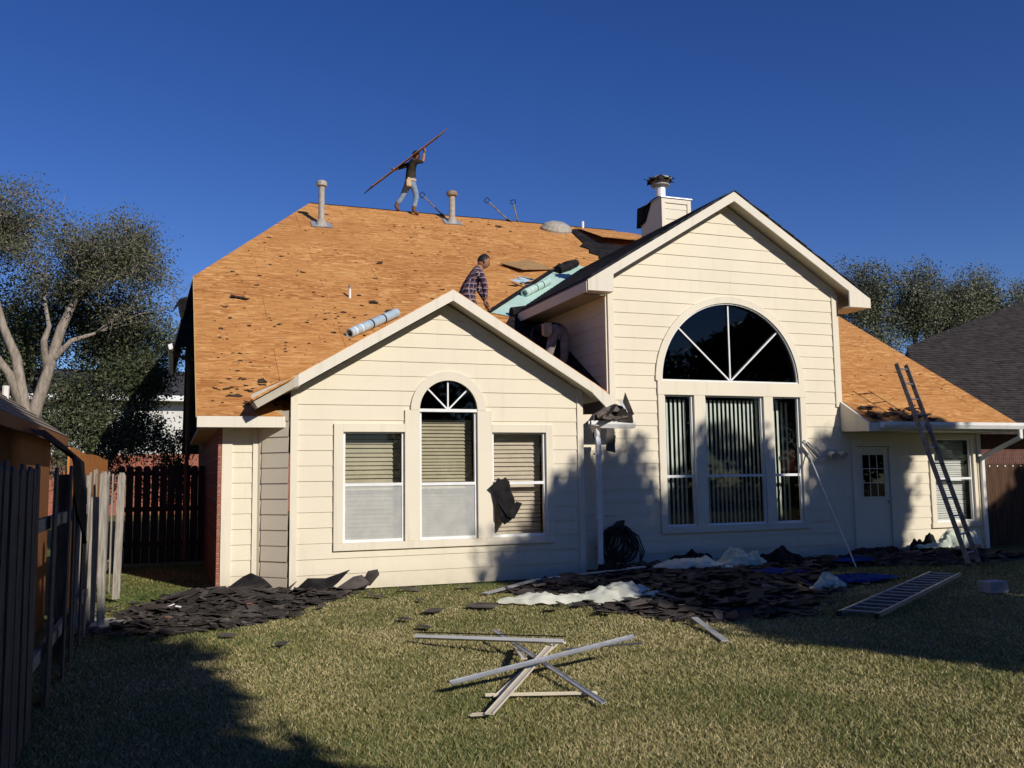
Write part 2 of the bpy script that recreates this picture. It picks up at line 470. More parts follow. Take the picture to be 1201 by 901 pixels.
def islands(mb):
    """split a mesh builder into its connected pieces (a board cut by a window is two boards)"""
    par = {}
    def find(x):
        while par.setdefault(x, x) != x: x = par[x]
        return x
    key = [tuple(round(c, 4) for c in p) for p in mb.v]
    # strips that merely overlap along an edge belong together: link by shared height and overlapping span
    quads = [[key[i] for i in f] for f in mb.f]
    n = len(quads); root = list(range(n))
    def fr(i):
        while root[i] != i: i = root[i]
        return i
    for i in range(n):
        zi = (min(p[2] for p in quads[i]), max(p[2] for p in quads[i]))
        for j in range(i):
            zj = (min(p[2] for p in quads[j]), max(p[2] for p in quads[j]))
            if max(zi[0], zj[0])-min(zi[1], zj[1]) > 1e-3: continue
            ok = True
            for ax in (0, 1):
                a0, a1 = min(p[ax] for p in quads[i]), max(p[ax] for p in quads[i])
                b0, b1 = min(p[ax] for p in quads[j]), max(p[ax] for p in quads[j])
                if max(a0, b0)-min(a1, b1) > 0.002: ok = False
            if ok: root[fr(i)] = fr(j)
    out = {}
    for f, i in zip(mb.f, range(n)):
        out.setdefault(fr(i), MB()).add([mb.v[k] for k in f], [tuple(range(len(f)))])
    return list(out.values())

def siding(wall, p0, d, n, outline, ztop, openings=(), z_start=0.02):
    """lap boards on a vertical plane: p0 (x,y) origin, d along, n outward; outline(z)->(s0,s1)"""
    d = Vector((d[0], d[1], 0)); n = Vector((n[0], n[1], 0)); p0 = Vector((p0[0], p0[1], 0))
    k = 0
    z = z_start
    while z < ztop-0.01:
        z0, z1 = z, min(z+EXP, ztop)
        # does an opening touch this board?
        touched = any(z0 < o['z1'] and z1 > o['z0'] for o in openings)
        nz = 8 if touched else 1
        # breakpoints where openings begin or end so strips never straddle an edge
        zs = set(z0+(z1-z0)*i/nz for i in range(nz+1))
        for o in openings:
            for q in (o['z0'], o['z1']):
                if z0 < q < z1: zs.add(q)
        zs = sorted(zs)
        pieces = {'a': MB(), 'l': MB(), 'r': MB()}; wob = random.uniform(-0.0015, 0.0015); whole = False
        for a, b in zip(zs[:-1], zs[1:]):
            if b-a < 1e-5: continue
            la, ra = outline(a); lb, rb = outline(b)
            if ra-la < 0.005 and rb-lb < 0.005: continue
            segs = [(la, ra, lb, rb)]; oc = None
            zm = (a+b)/2
            for o in openings:
                if o['z0']-1e-6 <= a and b <= o['z1']+1e-6:
                    iv = o['f'](zm)
                    if iv is None: continue
                    oc = (iv[0]+iv[1])/2
                    nw = []
                    for (l0, r0, l1, r1) in segs:
                        if iv[0] > max(l0, l1): nw.append((l0, min(r0, iv[0]), l1, min(r1, iv[0])))
                        if iv[1] < min(r0, r1): nw.append((max(l0, iv[1]), r0, max(l1, iv[1]), r1))
                    segs = nw
            oa = 0.016-0.012*(a-z0)/EXP + wob; ob = 0.016-0.012*(b-z0)/EXP + wob
            if oc is None: whole = True
            for (l0, r0, l1, r1) in segs:
                mb = pieces['a' if oc is None else 'l' if l0 < oc else 'r']
                if r0 <= l0 and r1 <= l1: continue
                r0 = max(r0, l0); r1 = max(r1, l1)
                vs = [p0+d*l0+n*oa+Vector((0,0,a)), p0+d*r0+n*oa+Vector((0,0,a)), p0+d*r1+n*ob+Vector((0,0,b)), p0+d*l1+n*ob+Vector((0,0,b))]
                mb.add(vs, [(0,1,2,3)])
                if a == z0:
                    mb.add([p0+d*l0+n*-0.005+Vector((0,0,a)), p0+d*r0-n*0.005+Vector((0,0,a)), vs[1], vs[0]], [(0,1,2,3)])
        for q in 'lr': pieces['a'].add(pieces[q].v, pieces[q].f)
        for mb in islands(pieces['a']):
            mb.build('siding_board', M['siding'], wall)
        z += EXP; k += 1

def rect(u0, u1, z0, z1): return dict(z0=z0, z1=z1, f=lambda z: (u0, u1))
def arch(uc, zc, r): return dict(z0=zc, z1=zc+r, f=lambda z: (uc-math.sqrt(max(0, r*r-(z-zc)**2)), uc+math.sqrt(max(0, r*r-(z-zc)**2))))

def backing(name, pts3):
    mb = MB(); mb.add(pts3, [tuple(range(len(pts3)))])
    return mb.build(name, M['siding'], house)

def corner_board(parent, x0, x1, y0, y1, z0, z1):
    return MB().box(x0, x1, y0, y1, z0, z1).build('corner_board', M['trim'], parent)

# --- left gable wall (wing A)
UA0, UA1 = 1.554, 6.084
wallA = corner_board(house, UA1-0.10, UA1, VA-0.035, VA+0.0, 0.0, 2.95); wallA.name = 'gable_wall'
corner_board(wallA, UA0, UA0+0.10, VA-0.036, VA+0.0, 0.0, 2.92)
def outA(z):
    lim = (AZ-0.17-z)/AP
    return (max(UA0, AC-lim), min(UA1, AC+lim)) if lim > 0 else (AC, AC)
opA = [rect(2.22, 5.50, 0.60, 2.33), rect(3.37, 4.37, 2.33, 2.58), arch(3.873, 2.58, 0.505)]
siding(wallA, (0, VA), (1, 0), (0, -1), outA, AZ-0.18, opA)

# --- angled panel and left front panel
d45 = Vector((1.554-1.15, VA-(VC-0.03), 0)); L45 = d45.length; d45.normalize(); n45 = Vector((d45.y, -d45.x, 0))
wall45 = MB().prism([(1.15,VC-0.03,0),(1.15+0.03,VC-0.035-0.03,0),(1.235,VC-0.105,0),(1.20,VC-0.07,0)], (0,0,2.5)).build('angled_wall', M['trim'], house)
siding(wall45, (1.15, VC-0.03), (d45.x, d45.y), (n45.x, n45.y), lambda z: (0.09, L45-0.02), 2.55, z_start=0.0)
wallL = corner_board(house, 0.66, 0.80, VC-0.035, VC, 0, 2.45); wallL.name = 'front_wall'
corner_board(wallL, 1.085, 1.15, VC-0.040, VC, 0, 2.45)
siding(wallL, (0.66, VC), (1, 0), (0, -1), lambda z: (0.12, 0.45), 2.5, z_start=0.01)

# --- tall gable wall (wing B) and the low wall to its right (same plane)
UB0, UB1 = 6.98, 11.83
wallB = corner_board(house, UB0, UB0+0.11, VB-0.035, VB, 2.3, 4.95); wallB.name = 'tall_gable_wall'
corner_board(wallB, UB1-0.10, UB1+0.035, VB-0.036, VB+0.05, 2.80, 4.95)
def outB(z):
    lim = (BZ-0.17-z)/BP
    return (max(UB0 if z > 2.6 else 6.02, BC-lim), min(UB1, BC+lim)) if lim > 0 else (BC, BC)
opB = [rect(7.97, 10.96, 0.60, 3.23), arch(9.44, 3.23, 1.50)]
siding(wallB, (0, VB), (1, 0), (0, -1), outB, BZ-0.18, opB)
UC1 = 15.25
wallC = corner_board(house, UC1-0.11, UC1, VB-0.034, VB, 0, 2.45); wallC.name = 'low_wall'
opC = [rect(12.08, 12.98, 0.0, 2.13), rect(14.0, 15.04, 0.56, 2.22)]
siding(wallC, (0, VB), (1, 0), (0, -1), lambda z: (UB1+0.001, UC1), 2.45, opC)
# left flank of the tall gable, in its own shade
wallF = MB().box(UB0-0.035, UB0, VB, VB+0.10, 2.3, 4.85).build('flank_wall', M['trim'], house)
siding(wallF, (UB0, 18.6), (0, -1), (-1, 0), lambda z: (0.0, 4.52), 4.85, z_start=0.02+EXP*10)
# brick side wall on the left, with its lit end
bw = MB().box(0.60, 0.655, VC+0.0, 23.7, 0, 2.38).build('brick_side_wall', M['brick'], house)
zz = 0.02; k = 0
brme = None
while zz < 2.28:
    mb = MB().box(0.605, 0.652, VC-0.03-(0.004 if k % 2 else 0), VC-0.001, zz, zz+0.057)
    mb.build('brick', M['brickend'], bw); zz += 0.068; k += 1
MB().box(0.61, 0.648, VC-0.022, VC-0.001, 0.0, 2.3).build('mortar_bed', M['mortar'], bw)
# main gable ends (brick below the rakes)
MB().add([(0.62, VC+0.1, 2.3), (0.62, 23.7, 2.3), (0.62, 23.7, 5.4), (0.62, 18.4, 5.25)], [(0,1,2,3)]).build('side_gable_wall', M['siding'], house)
MB().add([(15.2, VB, 0), (15.2, 23.7, 0), (15.2, 23.7, 5.4), (15.2, 18.4, 5.25), (15.2, VB, 2.7)], [(0,1,2,3,4)]).build('side_gable_wall', M['brick'], house)

# --- roof deck: sheathing panels laid in staggered rows, clipped to the roof outline
UL, UR = 0.30, 15.45
HV = 18.25                         # rakes end here, clipped hips begin
RL, RR = 3.22, 12.15
sl = math.sqrt(1+P*P)
def clip(poly, a, b, c):
    """keep a*x+b*y+c >= 0"""
    out = []
    for i in range(len(poly)):
        p, q = poly[i], poly[(i+1) % len(poly)]
        fp, fq = a*p[0]+b*p[1]+c, a*q[0]+b*q[1]+c
        if fp >= 0: out.append(p)
        if fp*fq < 0:
            t = fp/(fp-fq); out.append((p[0]+(q[0]-p[0])*t, p[1]+(q[1]-p[1])*t))
    return out
deck = MB()
for poly in ([(UL+.01, EAVE_V+.01), (1.5, EAVE_V+.01), (1.5, 14.05), (UL+.01, 14.05)], [(UB1+.06, EAVE_V+.01), (UR-.01, EAVE_V+.01), (UR-.01, 14.05), (UB1+.06, 14.05)],
             [(UL+.01, 14.05), (7.0, 14.05), (7.0, HV), (UL+.01, HV)], [(UB1-.1, 14.05), (UR-.01, 14.05), (UR-.01, HV), (UB1-.1, HV)],
             [(UL+.01, HV), (UR-.01, HV), (RR, RIDGE_V), (RL, RIDGE_V)]):
    deck.add([(x, y, mz(y)-.03) for x, y in poly], [(0,1,2,3)])
roof = deck.build('roof_deck', M['felt'], house)
v = EAVE_V; row = 0
nsl = Vector((0, -P, 1)).normalized()
while v < RIDGE_V-0.02:
    v1 = min(v+1.22/sl-0.004, RIDGE_V)
    u = UL - (1.22 if row % 2 else 0.0)
    while u < UR:
        u1 = u+2.436
        poly = [(u, v), (u1, v), (u1, v1), (u, v1)]
        poly = clip(poly, 1, 0, -UL); poly = clip(poly, -1, 0, UR)
        # hips
        a = (RIDGE_V-HV)/(RL-UL); poly = clip(poly, a, -1, HV-a*UL)
        a = (RIDGE_V-HV)/(UR-RR); poly = clip(poly, -a, -1, HV+a*UR)
        lo, hi = clip(poly, 0, -1, 14.0), clip(poly, 0, 1, -14.0)
        parts = [clip(lo, -1, 0, 1.62), clip(lo, 1, 0, -(UB1+0.05))] if lo else []
        if hi: parts += [clip(hi, -1, 0, 6.97), clip(hi, 1, 0, -(UB1-0.1))] if v < 17.5 else [hi]
        for poly in parts:
          if len(poly) >= 3:
            ar = abs(sum(poly[i][0]*poly[(i+1)%len(poly)][1]-poly[(i+1)%len(poly)][0]*poly[i][1] for i in range(len(poly))))/2
            if ar > 0.01:
                lift = random.uniform(0, 0.004)
                mb = MB().prism([Vector((x, y, mz(y)))+nsl*(0.001+lift) for x, y in poly], -nsl*0.014)
                mb.build('sheathing_panel', M['osb'], roof)
        u = u1+0.005
    v = v1+0.005; row += 1
# yellowish panel edge along the left rake
MB().prism([(UL-0.012, EAVE_V, EAVE_Z+0.004), (UL-0.012, HV, mz(HV)+0.004), (UL-0.012, HV, mz(HV)-0.03), (UL-0.012, EAVE_V, EAVE_Z-0.03)], (0.011, 0, 0)).build('rake_edge', M['osb_edge'], roof)
# back slope and hip ends
bk = MB()
BV = 2*RIDGE_V-EAVE_V
bk.add([(UL, BV, EAVE_Z), (UR, BV, EAVE_Z), (UR, 2*RIDGE_V-HV, mz(HV)), (RR, RIDGE_V, RIDGE_Z-.02), (RL, RIDGE_V, RIDGE_Z-.02), (UL, 2*RIDGE_V-HV, mz(HV))], [(5,4,3,2,1,0)])
bk.add([(UL, HV, mz(HV)-.02), (RL, RIDGE_V, RIDGE_Z-.02), (UL, 2*RIDGE_V-HV, mz(HV)-.02)], [(0,1,2)])
bk.add([(UR, HV, mz(HV)-.02), (RR, RIDGE_V, RIDGE_Z-.02), (UR, 2*RIDGE_V-HV, mz(HV)-.02)], [(2,1,0)])
bk.build('back_slope', M['roofdark'], house)
MB().bar((RL, RIDGE_V+0.02, RIDGE_Z+0.012), (RR, RIDGE_V+0.02, RIDGE_Z+0.012), 0.05, 0.022).build('ridge_strip', M['felt'], house)

# torn bits of felt left on the boards
def scrap_poly(c, ax, ay, r, n=7):
    a0 = random.uniform(0, 6.28); pts = []
    for i in range(n):
        a = a0+6.283*i/n; q = r*random.uniform(0.35, 1.0)
        pts.append(c+ax*math.cos(a)*q+ay*math.sin(a)*q*0.6)
    return pts
axu = Vector((1, 0, 0)); axs = Vector((0, 1, P)).normalized()
mb = MB()
def roof_bits(n, u0, u1, v0, v1, rmin, rmax):
    for _ in range(n):
        uu, vv = random.uniform(u0, u1), random.uniform(v0, v1)
        r = rmin+(rmax-rmin)*random.random()**3
        if vv > HV and (uu < UL+0.15+(vv-HV)*(RL-UL)/(RIDGE_V-HV) or uu > UR-0.15-(vv-HV)*(UR-RR)/(RIDGE_V-HV)): continue
        rot = random.uniform(-0.5, 0.5)
        a = axu*math.cos(rot)+axs*math.sin(rot); b = axs*math.cos(rot)-axu*math.sin(rot)
        c = Vector((uu, vv, mz(vv)))+nsl*0.014
        pts = scrap_poly(c, a, b*0.75, r)
        pts = [p+nsl*random.uniform(-0.002, 0.5)*r*(0.5 if random.random() < 0.4 else 0) for p in pts]
        mb.prism(pts, -nsl*0.006)
roof_bits(34, 0.5, 1.6, 13.4, 14.3, 0.03, 0.10)
roof_bits(150, 0.5, 3.4, 13.6, 17, 0.012, 0.06)
roof_bits(170, 0.6, 6.0, 16, 23, 0.015, 0.09)
roof_bits(110, 5.0, 10.0, 18, 23.5, 0.015, 0.09)
roof_bits(90, 12.2, 15.2, 13.4, 17, 0.012, 0.05)
for (uu, vv, r) in ((1.05, 17.3, 0.17), (1.2, 17.25, 0.10), (4.2, 19.6, 0.14), (3.6, 17.4, 0.12), (3.85, 17.0, 0.13), (1.0, 13.55, 0.10), (1.25, 14.2, 0.10), (2.9, 15.9, 0.10), (8.3, 23.1, 0.16)):
    c = Vector((uu, vv, mz(vv)))+nsl*0.016
    pts = scrap_poly(c, axu, axs, r, 9)
    mb.prism([p+nsl*random.uniform(0, 0.05) for p in pts], -nsl*0.006)
# crumpled felt by the gutter on the right
for _ in range(26):
    uu, vv = random.uniform(12.0, 13.4), random.uniform(13.3, 13.75)
    c = Vector((uu, vv, mz(vv)))+nsl*random.uniform(0.02, 0.05)
    mb.prism([p+nsl*random.uniform(-0.01, 0.04) for p in scrap_poly(c, axu, axs, random.uniform(0.08, 0.22))], -nsl*0.006)
tag(mb.build('torn_felt_bits', M['torn'], roof), kind='stuff')

# --- eaves of the main roof
MB().box(UL+0.005, 1.66, EAVE_V-0.025, EAVE_V, EAVE_Z-0.165, EAVE_Z-0.012).build('fascia_board', M['fascia'], house)
MB().box(UL+0.01, 1.66, EAVE_V+0.001, VC+0.02, EAVE_Z-0.16, EAVE_Z-0.14).build('soffit', M['soffit'], house)
MB().prism([(UL+0.004, EAVE_V+0.001, EAVE_Z-0.165), (UL+0.004, EAVE_V+0.001, EAVE_Z-0.035), (UL+0.004, HV, mz(HV)-0.035), (UL+0.004, HV, mz(HV)-0.2)], (0.02, 0, 0)).build('side_rake_board', M['fascia'], house)
MB().box(UL+0.03, 0.62, VC+0.05, 20, 2.30, 2.32).build('side_soffit', M['soffit'], house)
MB().box(UB1+0.04, UR, EAVE_V-0.02, EAVE_V, EAVE_Z-0.165, EAVE_Z-0.012).build('fascia_board', M['fascia'], house)
MB().box(UB1+0.04, UR, EAVE_V+0.001, VB+0.02, EAVE_Z-0.16, EAVE_Z-0.14).build('soffit', M['soffit'], house)
MB().prism([(UB1-0.02, EAVE_V-0.02, EAVE_Z-0.17), (UB1-0.02, VB-0.022, EAVE_Z-0.14), (UB1-0.02, VB-0.022, mz(VB)-0.02), (UB1-0.02, EAVE_V-0.02, EAVE_Z-0.02)], (0.055, 0, 0)).build('eave_return', M['fascia'], house)
MB().prism([(UR-0.002, EAVE_V, EAVE_Z-0.165), (UR-0.002, HV, mz(HV)-0.2), (UR-0.002, HV, mz(HV)-0.03), (UR-0.002, EAVE_V, EAVE_Z-0.03)], (-0.02, 0, 0)).build('side_rake_board', M['fascia'], house)

def gutter(name, x0, x1, yb, zt, mat, parent):
    """open K-style gutter running along X, back at yb"""
    prof = [(0, 0), (0, -0.12), (-0.085, -0.12), (-0.12, -0.055), (-0.12, 0), (-0.105, 0.0), (-0.105, -0.05), (-0.078, -0.108), (-0.012, -0.108), (-0.012, 0)]
    return MB().prism([(x0, yb+a, zt+b) for a, b in prof], (x1-x0, 0, 0)).build(name, mat, parent)
gC = gutter('gutter', 12.05, 15.72, EAVE_V-0.021, EAVE_Z+0.0, M['gutter'], house)
gA = gutter('gutter', 6.40, 7.22, 13.62, 2.47, M['gutter'], house)
def downspout(pts, w=0.085, d=0.06):
    mb = MB()
    for a, b in zip(pts[:-1], pts[1:]):
        a, b = Vector(a), Vector(b)
        e = (b-a).normalized()*0.02
        mb.bar(a-e, b+e, w, d, up=(0, -1, 0.001))
    return mb.build('downspout', M['gutter'], house, bevel=0.008)
downspout([(6.52, 13.53, 2.37), (6.49, 13.50, 2.30), (6.34, 13.16, 2.16), (6.32, 13.09, 2.05), (6.31, 13.09, 0.06)])
MB().box(6.245, 6.375, 13.05, 13.13, 0.9, 0.93).build('downspout_strap', M['gutter'], house)
MB().box(6.245, 6.375, 13.05, 13.13, 1.9, 1.93).build('downspout_strap', M['gutter'], house)
downspout([(15.42, 13.18, 2.40), (15.42, 13.18, 2.20), (15.28, 13.82, 1.90), (15.22, 13.93, 1.80), (15.22, 13.93, 0.05)])

# --- gable roofs
def gable(uc, zc, p, u0, u1, vf, vw, vb, name, top_mat):
    """two slopes: top sheet, painted soffit slab, front rake boards"""
    for s_, ue in ((-1, u0), (1, u1)):
        ze = zc-p*abs(ue-uc)
        nn = Vector((s_*p, 0, 1)).normalized()
        q = [Vector((uc, vf+0.03, zc)), Vector((ue, vf+0.03, ze)), Vector((ue, vb, ze)), Vector((uc, vb, zc))]
        MB().prism([x+nn*0.004 for x in q], nn*0.03).build(name+'_slope', top_mat, house)
        MB().prism([x-nn*0.012 for x in q], -nn*0.10).build('soffit_slab', M['soffit'], house)
# left gable
AO = 0.32
gable(AC, AZ-0.02, AP, 1.02, 6.40, VA-AO, VA, 13.97, 'left_gable', M['osb'])
MB().prism([(AC, 13.98, AZ-0.02), (6.30, 13.98, AZ-0.02-AP*(6.30-AC)), (AC, 16.45, AZ-0.02)], (0, 0, 0.03)).build('right_slope', M['felt'], house)
MB().prism([(AC, 13.98, AZ-0.02), (AC, 16.45, AZ-0.02), (1.45, 13.98, AZ-0.02-AP*(AC-1.45))], (0, 0, 0.03)).build('left_slope', M['osb'], house)
def rake(pts, mat=None, th=0.03, name='rake_board'):
    return MB().prism(pts, (0, th, 0)).build(name, mat or M['fascia'], house)
vA_ = VA-AO
def ra(u, dz=0): return (u, vA_, AZ-AP*abs(u-AC)+dz)
rake([ra(AC), ra(1.62), ra(1.62, -0.165), ra(AC, -0.165)])
rake([ra(6.13), ra(AC+0.002), ra(AC+0.002, -0.165), ra(6.13, -0.165)])
rake([(6.45, vA_+0.004, AZ-AP*(6.45-AC)-0.02), (6.133, vA_+0.004, AZ-AP*(6.133-AC)+0.004), (6.133, vA_+0.004, AZ-AP*(6.133-AC)-0.17), (6.36, vA_+0.004, AZ-AP*(6.45-AC)-0.2), (6.45, vA_+0.004, AZ-AP*(6.45-AC)-0.16)])
# rake turns back 45 degrees over the angled wall
t = 0.60
a = Vector(ra(1.62)); b = a+Vector((-t, t*0.62, -AP*t+0.10))
MB().prism([a, b, b+Vector((0,0,-0.12)), a+Vector((0,0,-0.165))], (0.02, 0.02, 0)).build('rake_board', M['fascia'], house)
MB().prism([a+Vector((0.0,0.01,0)), b, b+Vector((0.75, 0.3, 0.30)), a+Vector((0.1,0.6,0.05))], (0,0,0.02)).build('corner_deck', M['osb'], house)
MB().prism([a+Vector((0.0,0.01,-0.16)), b+Vector((0,0,-0.12)), b+Vector((0.6, 0.3, 0.1)), a+Vector((0.1,0.6,-0.16))], (0,0,-0.01)).build('corner_soffit', M['soffit'], house)
# tall gable
BO = 0.30
gable(BC, BZ-0.02, BP, 6.50, 12.40, VB-BO, VB, 20.35, 'tall_gable', M['roofdark'])
vB_ = VB-BO
def rb(u, dz=0): return (u, vB_, BZ-BP*abs(u-BC)+dz)
rake([rb(BC), rb(6.49), (6.49, vB_, 4.68), (6.97, vB_, 4.68), rb(6.97, -0.17), rb(BC, -0.17)])
rake([rb(12.42), rb(BC+0.002), rb(BC+0.002, -0.17), rb(11.93, -0.17), (11.93, vB_, 4.68), (12.42, vB_, 4.68)])
MB().box(6.50, 6.975, vB_+0.031, VB-0.03, 4.68, 4.70).build('cornice_return', M['fascia'], house)
MB().box(11.935, 12.41, vB_+0.031, VB+0.4, 4.68, 4.70).build('cornice_return', M['fascia'], house)
MB().box(6.47, 6.495, vB_+0.031, 17.1, 4.66, 4.84).build('fascia_board', M['fascia'], house)
MB().box(6.5, 6.96, VB+0.02, 17.2, 4.665, 4.68).build('soffit', M['soffit'], house)
# shingle courses still on the tall gable (left slope)
nB = Vector((-BP, 0, 1)).normalized(); sB = Vector((-1, 0, -BP)).normalized()
for i in range(22):
    s0 = 0.16*i
    if s0 > 3.30: break
    a0 = Vector((BC, vB_-0.03, BZ))+sB*s0
    e = 0.0 + random.uniform(-0.02, 0.02)
    L = min(0.18, 3.45-s0)
    q = [a0+nB*0.024, a0+sB*L+nB*(0.034), a0+sB*L+nB*0.034+Vector((0, 6.5, 0)), a0+nB*0.024+Vector((0, 6.5, 0))]
    q[0] += Vector((0, e, 0)); q[1] += Vector((0, e, 0))
    MB().prism(q, nB*0.008).build('shingle_course', M['roofdark'], house)
nB2 = Vector((BP, 0, 1)).normalized(); sB2 = Vector((1, 0, -BP)).normalized()
mb = MB()
for i in range(21):
    a0 = Vector((BC, vB_-0.02+random.uniform(-0.02, 0.02), BZ))+sB2*(0.16*i)
    mb.prism([a0+nB2*0.024, a0+Vector((0,6.5,0))+nB2*0.024, a0+sB2*0.18+Vector((0,6.5,0))+nB2*0.034, a0+sB2*0.18+nB2*0.034], nB2*0.008)
mb.build('far_shingles', M['roofdark'], house)

# green membrane in the valley, with a dark lapped edge
def mp(u, v, h=0.016): return Vector((u, v, mz(v)))+nsl*h
MB().prism([mp(5.97, 17.22), mp(6.55, 17.0), mp(9.6, 20.2), mp(9.35, 20.55), mp(8.95, 20.35)], nsl*0.006).build('valley_membrane', M['membrane'], house)
MB().prism([mp(5.90, 17.25, 0.024), mp(5.99, 17.22, 0.024), mp(8.97, 20.33, 0.024), mp(8.88, 20.40, 0.024)], nsl*0.02).build('membrane_edge', M['felt'], house)

# --- chimney
chim = MB().box(9.57, 10.27, 16.53, 17.42, 6.2, 7.40).build('chimney', M['siding'], house)
siding(chim, (9.57, 16.53), (1, 0), (0, -1), lambda z: (0.07, 0.63), 7.33, z_start=6.3)
MB().box(9.565, 9.65, 16.495, 16.53, 6.3, 7.40).build('corner_board', M['trim'], chim)
MB().box(10.19, 10.275, 16.495, 16.53, 6.3, 7.40).build('corner_board', M['trim'], chim)
MB().box(9.652, 10.188, 16.497, 16.53, 7.30, 7.40).build('trim_board', M['trim'], chim)
MB().box(9.54, 10.30, 16.47, 17.45, 7.401, 7.425).build('chimney_cap', M['galv'], chim)
MB().tube_profile([(0.11, 0), (0.11, 0.34)], (9.72, 16.8, 7.42), 20).build('flue', M['white'], chim, smooth=False)
MB().tube_profile([(0.13, 0), (0.20, 0.03), (0.20, 0.055), (0.12, 0.07), (0.12, 0.15), (0.25, 0.16), (0.25, 0.19), (0.14, 0.235), (0.02, 0.25)], (9.72, 16.8, 7.72), 22).build('flue_cap', M['pipegrey'], chim)
mb = MB()
for i in range(16):
    a = 0.393*i; c = Vector((9.72+0.245*math.cos(a), 16.8+0.245*math.sin(a), 7.90))
    mb.prism([c+Vector((random.uniform(-.09,.09), random.uniform(-.09,.09), random.uniform(-.10,.04))) for _ in range(5)], (0.004,0.004,0.008))
mb.build('tattered_felt', M['felt'], chim)
mb = MB()
prv = None
for i in range(9):
    t = i/8
    c0 = Vector((9.55-0.05*math.sin(t*3.1), 16.62+0.95*t, 7.45-0.45*t*t)); c1 = c0+Vector((0.16, 0.02, 0.03))
    if prv: mb.prism([prv[0], prv[1], c1, c0], (0.004, 0, 0.012))
    prv = (c0, c1)
mb.prism([(9.545,16.95,7.40),(9.51,17.47,7.42),(9.50,17.50,6.98),(9.535,17.2,7.05)], (0.02,0,0))
mb.build('felt_flap', M['felt'], chim)

# --- pipes and vents on the roof
def pipe_vent(u, v, h, r, mat, capmat, flash=True):
    z = mz(v)
    p = MB().tube_profile([(r, -0.05), (r, h)], (u, v, z), 14).build('vent_pipe', mat, house, smooth=False)
    if capmat: MB().tube_profile([(r*1.0, 0), (r*1.75, 0.02), (r*1.75, 0.12), (r*1.2, 0.15), (r*0.2, 0.16)], (u, v, z+h-0.06), 14).build('pipe_cap', capmat, p)
    if flash:
        c = Vector((u, v, z))
        MB().prism([c+axu*a*0.26+axs*b*0.24+nsl*0.02 for a, b in ((-1,-1),(1,-0.9),(0.95,0.8),(-0.9,1))], nsl*0.008).build('flashing', M['galv'], p)
        MB().tube_profile([(0.16, -0.08), (0.13, 0.05), (r*1.15, 0.13)], (u, v, z), 14).build('boot', M['pipegrey'], p)
    return p
pipe_vent(3.28, 22.0, 1.02, 0.075, M['pipegrey'], M['pipegrey'])
pipe_vent(6.95, 23.15, 0.78, 0.085, M['pipegrey'], M['rust'])
p = pipe_vent(3.19, 17.62, 0.22, 0.026, M['pvc'], None, False)
MB().tube_profile([(0.028, 0), (0.028, 0.07)], (3.19, 17.62, mz(17.62)+0.18), 10).build('pipe_tip', M['rust'], p)
pipe_vent(11.0, 23.5, 0.26, 0.04, M['pvc'], None, False)
# low domed vent
mb = MB(); c = Vector((10.05, 23.25, mz(23.25)))
prof = [(0.42, 0.0), (0.42, 0.06), (0.34, 0.17), (0.2, 0.24), (0.02, 0.26)]
for r_, z_ in prof: pass
ring = []
for r_, z_ in prof:
    ring.append([c+axu*math.cos(a)*r_*1.1+axs*math.sin(a)*r_*0.8+nsl*z_ for a in [6.283*j/18 for j in range(18)]])
for i in range(len(ring)-1):
    for j in range(18):
        mb.add([ring[i][j], ring[i][(j+1)%18], ring[i+1][(j+1)%18], ring[i+1][j]], [(0,1,2,3)])
mb.build('domed_vent', M['pipegrey'], house, smooth=True)

# --- windows
def ring_prism(uc, zc, r0, r1, y0, y1, n=28, a0=0, a1=math.pi):
    mb = MB()
    for i in range(n):
        a, b = a0+(a1-a0)*i/n, a0+(a1-a0)*(i+1)/n
        q = [(uc+r0*math.cos(a), zc+r0*math.sin(a)), (uc+r1*math.cos(a), zc+r1*math.sin(a)), (uc+r1*math.cos(b), zc+r1*math.sin(b)), (uc+r0*math.cos(b), zc+r0*math.sin(b))]
        vs = [(x, y0, z) for x, z in q]+[(x, y1, z) for x, z in q]
        mb.add(vs, [(0,1,2,3), (4,7,6,5), (0,4,5,1), (2,6,7,3)]+([(3,7,4,0)] if i == n-1 else [])+([(1,5,6,2)]))
    return mb
def half_disc(uc, zc, r, y, n=28):
    return MB().add([(uc+r*math.cos(math.pi*i/n), y, zc+r*math.sin(math.pi*i/n)) for i in range(n+1)], [tuple(range(n+1))])
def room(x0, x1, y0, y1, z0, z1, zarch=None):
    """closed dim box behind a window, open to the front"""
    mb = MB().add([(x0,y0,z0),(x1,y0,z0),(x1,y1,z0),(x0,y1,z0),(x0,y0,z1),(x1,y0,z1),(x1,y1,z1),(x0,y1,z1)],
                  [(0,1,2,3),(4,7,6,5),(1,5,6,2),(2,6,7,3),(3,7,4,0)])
    return mb.build('room_shell', M['dark_room'], house)

